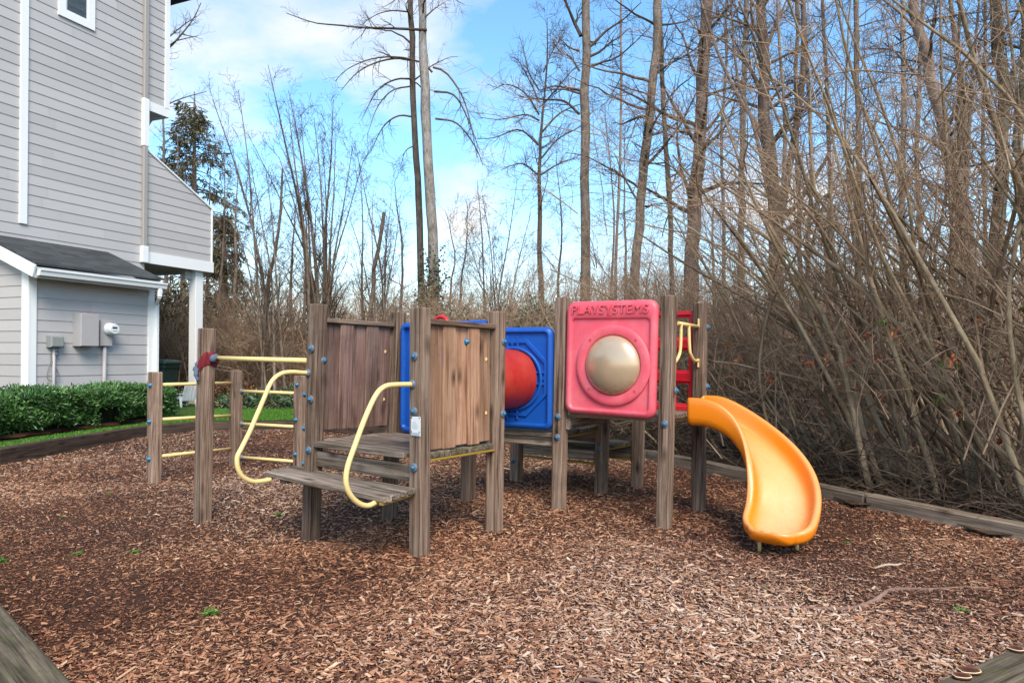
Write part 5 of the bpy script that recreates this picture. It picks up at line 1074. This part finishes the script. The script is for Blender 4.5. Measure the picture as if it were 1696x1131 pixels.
make_tree('tree', 'bare tree behind the house, its branch tips showing right of the upper wall', 'tree', [(225, 600), (228, 400), (230, 200), (232, 60), (236, -150)], 24, 16, 8, M['bark_grey'], (14, (.4, 1.), (1.2, 2.6), (45, 80), .2), 5, 4, extra=[([(231, 120), (260, 95), (285, 75), (318, 35), (333, 5)], 5), ([(231, 100), (270, 70), (300, 45), (325, 28)], 4), ([(231, 130), (270, 90), (285, 72), (300, 66), (328, 60)], 4), ([(231, 230), (262, 185), (285, 170), (312, 160), (342, 152)], 4)])

# conifer
def conifer(label, px, top, d, hw, nb, grp=None):
    g = P(px, 590, d); z = lift(g); t = P(px, top, d); b = V(g.x, g.y, z); Hh = t.z - z; root = thing('conifer', label, 'conifer', b.to_tuple(), grp)
    S = np.stack([np.linspace(0, t.x - b.x, 14), np.zeros(14), np.linspace(-.2, Hh, 14)], 1); link('trunk', wood_mesh('trunk', [(S[None], np.linspace(.24, .02, 14)[None], 9)]), M['bark_grey'], root)
    u = np.sort(rng.uniform(.1, .985, nb)); L = hw * d / F * (1 - u) ** .75 * rng.uniform(.55, 1.25, nb) * 1.25 + .12; a = rng.uniform(0, 6.283, nb); K = 9; Pb = np.empty((nb, K, 3)); Pb[:, 0] = np.stack([u * (t.x - b.x), 0 * u, u * Hh], 1)
    d_ = np.stack([np.cos(a), np.sin(a), .25 + 0 * a], 1)
    for k in range(1, K): d_[:, 2] += -.16 if k < 6 else .1; Pb[:, k] = Pb[:, k - 1] + d_ / np.linalg.norm(d_, axis=1)[:, None] * (L / (K - 1))[:, None]
    Rb = np.linspace(.022, .006, K)[None].repeat(nb, 0); tw_ = grow(Pb, Rb, 10, (.2, 1), (.25, .6), (40, 75), 4, .08, -.45, .5, .4, .004, flat=.7)
    link('branches', wood_mesh('branches', [(Pb, Rb, 4), (tw_[0], tw_[1], 3)]), M['twig'], root)
    n = len(tw_[0]); per = 7; par = np.repeat(np.arange(n), per); k = rng.random(n * per) * 2.99; i = k.astype(int); f = (k - i)[:, None]; c = tw_[0][par, i] * (1 - f) + tw_[0][par, i + 1] * f
    dr = tw_[0][par, i + 1] - tw_[0][par, i]; dr /= np.linalg.norm(dr, axis=1)[:, None]; dr = dr + rng.normal(0, .55, dr.shape); dr[:, 2] -= .25
    m = len(c); link('needles', leaf_mesh('needles', c, dr, rng.normal(0, .6, (m, 3)) + [0, 0, 1], rng.uniform(.1, .26, m), rng.uniform(.025, .06, m), rng.random(m)), M['needle'], root)
M['needle'] = leafy('conifer_needles', [(0, (.05, .05, .024)), (.5, (.13, .118, .06)), (1, (.25, .205, .115))], .7, .15)
conifer('tall dark conifer rising behind the balcony wall of the house', 322, 152, 27, 155, 165)
conifer('drooping lower conifer right beside the balcony end', 372, 345, 24, 50, 80)

# undergrowth: multi-stemmed shrubs
def shrub_mesh(ns, hgt, lean, spread, r0, limb=6, tw_=6, tl=3, gv=-.25, wander=.11, base_r=.35, tlr=.0025, pos=None):
    K = 12; base = np.stack([rng.normal(0, base_r, ns), rng.normal(0, base_r, ns), np.full(ns, -.1)], 1); d_ = np.stack([rng.normal(lean[0], spread, ns), rng.normal(lean[1], spread, ns), np.ones(ns)], 1); d_ /= np.linalg.norm(d_, axis=1)[:, None]
    L = hgt * rng.uniform(.55, 1.1, ns); S = np.empty((ns, K, 3)); S[:, 0] = base; wv = rng.normal(0, .035, (ns, 3))
    for k in range(1, K):
        d_ = d_ + rng.normal(0, wander * .55, (ns, 3)) + wv; d_[:, 2] += gv / K * rng.uniform(.2, 1.6, ns); d_ /= np.linalg.norm(d_, axis=1)[:, None]; S[:, k] = S[:, k - 1] + d_ * (L / (K - 1))[:, None]
    Rr = r0 * rng.uniform(.45, 1.15, (ns, 1)) * np.linspace(1, .28, K)[None]
    a = grow(S, Rr, limb, (.12, 1), (.35 * hgt, .6 * hgt), (15, 50), 8, .12, gv * .6, .5, .3, tlr * 1.3); b = grow(a[0], a[1], tw_, (.15, 1), (.25, .8), (25, 65), 5, .2, -.05, .55, .4, tlr); c = grow(b[0], b[1], tl, (.1, 1), (.08, .3), (30, 80), 3, .25, 0, .7, .7, tlr * .8)
    if pos is not None:                              # nothing grows into the play area below head height
        def ok(q, zmax=2.3): w = q[0] + np.array([pos[0], pos[1], 0]); bad = inside(w[..., 0], w[..., 1]) & (w[..., 2] < zmax); g = ~bad.any(1); return q[0][g], q[1][g]
        S, Rr = ok((S, Rr)); a, b, c = ok(a), ok(b), ok(c)
    return wood_mesh('stems', [(S, Rr, 7)]), wood_mesh('twigs', [(a[0], a[1], 5), (b[0], b[1], 3), (c[0], c[1], 3)])
def place_shrub(p, meshes, label, grp, mats, rz=0., sc=1., name='shrub', cat='shrub'):
    t = thing(name, label, cat, (p[0], p[1], lift(p)), grp); t.rotation_euler.z = rz; t.scale = (sc, sc, sc * rnd.uniform(.9, 1.1)); link('stems', meshes[0], mats[0], t); link('twigs', meshes[1], mats[1], t); return t
M['dead_leaf'] = leafy('dead_red_leaf', [(0, (.12, .025, .012)), (.5, (.3, .06, .02)), (1, (.42, .16, .05))], .6, .25)
M['fresh_leaf'] = leafy('fresh_leaf', [(0, (.06, .12, .012)), (1, (.18, .28, .03))], .5, .3)
NEAR = 'near shrubs leaning over the right edging'
near = [((4.55, 4.35), 14, 4.6, (-.32, .12), 'leaning shrub in the bottom right corner of the wood, nearest the photographer'), ((4.25, 5.25), 16, 4.8, (-.38, .1), 'thick stemmed shrub over the right edging with red dead leaves low down'), ((4.7, 5.95), 14, 5.2, (-.35, .05), 'tall leaning shrub behind the thick stemmed one at the right'),
        ((3.75, 6.35), 15, 4.4, (-.45, .08), 'shrub leaning left over the joint in the right edging'), ((4.3, 7.2), 14, 5.0, (-.42, .0), 'grey stemmed shrub set back behind the joint in the edging'), ((3.6, 7.8), 15, 3.4, (-.35, .25), 'low shrub leaning far left beside the slide'), ((3.9, 8.7), 13, 4.6, (-.5, 0.), 'arching shrub seen above the end of the slide'),
        ((2.9, 9.1), 14, 2.6, (-.45, .15), 'low tangled shrub directly behind the slide'), ((5.6, 6.6), 14, 5.6, (-.35, 0.), 'tall shrub at the right edge behind the corner shrub'), ((5.3, 8.4), 14, 5.4, (-.4, 0.), 'tall shrub deeper in at the right'), ((2.3, 9.9), 12, 2.8, (-.4, .1), 'low tangle between the slide and the rear steps')]
for (p, ns, hg, ln, lb) in near:
    ms = shrub_mesh(ns + 3, hg, ln, .2, .034, 7, 7, 4, -.4, base_r=.42, tlr=.0018, pos=p); t = place_shrub(p, ms, lb, NEAR, (M['stem'], M['brush']))
    n = 15; b = ms[1]; co = np.empty(len(b.vertices) * 3, np.float32); b.vertices.foreach_get('co', co); co = co.reshape(-1, 3); lowv = co[(co[:, 2] > .15) & (co[:, 2] < 1.6)]; q = lowv[rng.integers(0, len(lowv), n)]
    for j in range(n):
        m = 5; mat = M['fresh_leaf'] if j in (7, 8, 9) else M['dead_leaf']; c = np.tile(q[j], (m, 1)) + rng.normal(0, .012, (m, 3)); link('leaf_cluster', leaf_mesh('leaf_cluster', c, rand_dirs(m, -.5), rand_dirs(m), rng.uniform(.03, .065, m), rng.uniform(.018, .04, m), rng.random(m), fold=.5), mat, t)
mid = [shrub_mesh(13, h_, l_, s_, .017, 7, 7, 4, g_, base_r=.5, tlr=.0026) for h_, l_, s_, g_ in ((3.4, (-.25, 0), .35, -.4), (2.8, (-.4, 0), .35, -.5), (3.8, (-.15, 0), .3, -.3), (2.4, (0, 0), .5, -.8), (3.0, (.1, 0), .45, -.6))]
MID = 'brown shrubs of the undergrowth'
for i in range(38):
    x = rnd.uniform(-.6, 13); y = rnd.uniform(9.8, 15.5)
    if y < 11.4 - .85 * x + .6 or x > y * .9: continue
    place_shrub((x, y), mid[i % 5], 'tangled brown leafless shrub in the undergrowth of the wood', MID, (M['brush'], M['brush']), rnd.uniform(-.7, .7), rnd.uniform(.75, 1.05) if x < 3.5 else rnd.uniform(.8, 1.15))
for i in range(62):
    x = rnd.uniform(-11, 5); y = rnd.uniform(13.2, 20)
    if (x < -1.8 and y < 16.2 - .12 * (x + 4)) or y < 12.2: continue
    place_shrub((x, y), mid[(i * 3 + 1) % 5], 'tangled brown leafless shrub in the undergrowth of the wood', MID, (M['brush'], M['brush']), rnd.uniform(0, 6.28), rnd.uniform(.7, 1.05))
# far brush, one mass
n = 5200; K = 6; y = rng.uniform(17, 34, n); x = rng.uniform(-.95, 1.0, n) * y; hgt = rng.uniform(1.6, 3.6, n) * (1 + (y - 17) * .025) * np.where(x > 2, 1.1, 1.); z = forest_z(x, y); S = np.empty((n, K, 3)); S[:, 0] = np.stack([x, y, z - .1], 1); d_ = np.stack([rng.normal(-.1, .45, n), rng.normal(0, .4, n), np.ones(n)], 1)
for k in range(1, K): d_ = d_ + rng.normal(0, .22, (n, 3)); d_ /= np.linalg.norm(d_, axis=1)[:, None]; S[:, k] = S[:, k - 1] + d_ * (hgt / (K - 1))[:, None]
Rr = rng.uniform(.008, .024, (n, 1)) * np.linspace(1, .4, K)[None]; a = grow(S, Rr, 6, (.1, 1), (.6, 1.6), (20, 70), 5, .2, -.2, .6, .5, .005); b = grow(a[0], a[1], 2, (.1, 1), (.3, .7), (20, 70), 3, .2, 0, .8, .8, .004)
link('far_brush', wood_mesh('far_brush', [(S, Rr, 4), (a[0], a[1], 3), (b[0], b[1], 3)]), M['brush'], label='dense far mass of brown brush closing the view through the wood', cat='brush', kind='stuff')
# dead twigs lying at the foot of the thicket, and fallen leaves
n = 1300; y = rng.uniform(4.6, 13, n); off_ = rng.gamma(1.6, .5, n); x = np.interp(y, [4.04, 4.94, 6.05, 6.6, 8.85, 10.35, 11.9], [4.17, 3.72, 3.14, 2.97, 1.75, -.1, -3.7]) + .22 + off_; z = forest_z(x, y)
S = np.empty((n, 5, 3)); S[:, 0] = np.stack([x, y, z + rng.random(n) ** 2 * .45], 1); d_ = np.stack([rng.normal(-.4, .8, n), rng.normal(0, .5, n), rng.normal(.1, .3, n)], 1); d_ /= np.linalg.norm(d_, axis=1)[:, None]; L = rng.uniform(.3, 1.5, n)
for k in range(1, 5): d_ = d_ + rng.normal(0, .16, (n, 3)); d_ /= np.linalg.norm(d_, axis=1)[:, None]; S[:, k] = S[:, k - 1] + d_ * (L / 4)[:, None]
edge_x = np.interp(S[:, :, 1], [4.04, 4.94, 6.05, 6.6, 8.85, 10.35, 11.9], [4.17, 3.72, 3.14, 2.97, 1.75, -.1, -3.7]) + .16; S[:, :, 0] = np.maximum(S[:, :, 0], edge_x); S[:, :, 2] = np.maximum(S[:, :, 2], .05)
Rr = rng.uniform(.002, .008, (n, 1)) * np.linspace(1, .4, 5)[None]; a = grow(S, Rr, 5, (.1, 1), (.1, .4), (25, 70), 4, .2, 0, .6, .5, .002)
link('fallen_twigs', wood_mesh('fallen_twigs', [(S, Rr, 5), (a[0], a[1], 3)]), M['twig'], label='dead twigs and sticks lying at the foot of the thicket behind the edging', cat='twigs', kind='stuff')
n = 9000; y = rng.uniform(4.3, 16, n); x = np.interp(y, [4.04, 4.94, 6.05, 6.6, 8.85, 10.35, 11.9, 16], [4.17, 3.72, 3.14, 2.97, 1.75, -.1, -1.6, -1.6]) + .2 + rng.gamma(1.5, .8, n); c = np.stack([x, y, forest_z(x, y) + rng.random(n) * .05], 1); dr = rand_dirs(n); dr[:, 2] *= .4
link('leaf_litter', leaf_mesh('leaf_litter', c, dr, rand_dirs(n, 2), rng.uniform(.03, .09, n), rng.uniform(.02, .05, n), rng.random(n), fold=.4), leafy('litter_leaf', [(0, (.035, .02, .012)), (.6, (.12, .06, .03)), (1, (.26, .13, .06))], .7, .2), label='fallen brown leaves on the floor of the wood', cat='leaf litter', kind='stuff')
# evergreen ground plants
def leaf_heap(name, label, cat, c0, rx, ry, hz, n, mat, L=(.05, .1), W=(.03, .055), kmin=.6, grp=None):
    root = thing(name, label, cat, (c0[0], c0[1], c0[2]), grp); d = rand_dirs(n); d[:, 2] = np.abs(d[:, 2]); r = rng.uniform(kmin, 1.05, n) ** .6; b_ = 1 + .25 * np.sin(d[:, 0] * 6 + d[:, 2] * 5) * np.cos(d[:, 1] * 7)
    c = d * (r * b_)[:, None] * np.array([rx, ry, hz]); o = d + rng.normal(0, .6, (n, 3)); link('leaves', leaf_mesh('leaves', c, o, d + rng.normal(0, .5, (n, 3)) + [0, 0, .6], rng.uniform(*L, n), rng.uniform(*W, n), rng.random(n)), mat, root)
    m = 160; S = np.zeros((m, 5, 3)); e = d[:m] * r[:m, None] * np.array([rx, ry, hz]); s0 = e * np.array([.35, .35, 0])
    for k in range(5): S[:, k] = s0 + (e - s0) * k / 4 + np.array([0, 0, hz * .15 * math.sin(k * .78)])
    link('stems', wood_mesh('stems', [(S, np.full((m, 5), .006), 3)]), M['brush'], root)
M['ivy'] = leafy('ivy_leaf', [(0, (.025, .04, .016)), (.5, (.06, .085, .035)), (.85, (.13, .15, .085)), (1, (.26, .28, .2))], .4, .45)
for (px, d, rx, ry, hz, n, lb) in ((760, 13.6, 1.1, .8, 1.95, 3600, 'ivy covered mound above the warm brown plank wall'), (880, 12.6, 1.15, .8, 2.05, 4200, 'ivy covered mound just left of the pink bubble panel'), (1010, 13.2, 1.0, .8, 1.5, 2600, 'ivy mound hidden mostly behind the pink bubble panel')):
    p = P(px, 560, d); leaf_heap('ivy_mound', lb, 'ivy', (p.x, p.y, lift(p)), rx, ry, hz, n, M['ivy'], (.04, .08), (.03, .05), .75)
p = P(716, 470, 19.8); leaf_heap('ivy', 'ivy climbing the foot of the pale leaning trunk', 'ivy', (p.x, p.y, .6), .55, .5, 3.6, 2600, M['ivy'], (.06, .1), (.05, .08), .5)
M['ground_ivy'] = leafy('ground_cover_leaf', [(0, (.02, .045, .015)), (.5, (.05, .1, .035)), (1, (.15, .2, .1))], .4, .45)
for (px, py, rx, ry, hz, lb) in ((395, 668, .55, .45, .28, 'low leafy ground cover at the back of the lawn left of the middle bar post'), (450, 668, .6, .5, .34, 'low leafy ground cover at the back of the lawn right of the middle bar post'), (505, 668, .6, .5, .42, 'taller leafy ground cover behind post of the fort at the lawn end'), (318, 660, .3, .3, .3, 'small green plant behind the white garden chair')):
    p = G(px, py + 8, .2); leaf_heap('ground_cover', lb, 'ground cover plant', (p.x, p.y, .2), rx, ry, hz, 900, M['ground_ivy'], (.07, .12), (.03, .05), .4)
p = P(262, 590, 19); leaf_heap('evergreen_bush', 'dark evergreen bush seen under the porch ceiling', 'bush', (p.x, p.y, .3), 1.2, 1., 2.7, 4200, M['needle'], (.1, .2), (.04, .07), .5)
n = 2600; p0 = G(365, 668, .2); x = rng.normal(p0.x - .1, .5, n); y = rng.normal(p0.y + .8, .3, n); c = np.stack([x, y, .22 + rng.random(n) ** 2 * .5 * np.exp(-((x - p0.x) / .6) ** 2)], 1)
link('leaf_pile', leaf_mesh('leaf_pile', c, rand_dirs(n), rand_dirs(n, 1), rng.uniform(.05, .12, n), rng.uniform(.03, .06, n), rng.random(n), fold=.4), leafy('pile_leaf', [(0, (.06, .03, .018)), (.6, (.17, .085, .045)), (1, (.3, .17, .09))], .7, .2), label='heap of dead brown leaves at the lawn edge right of the porch post', cat='leaf pile', kind='stuff')
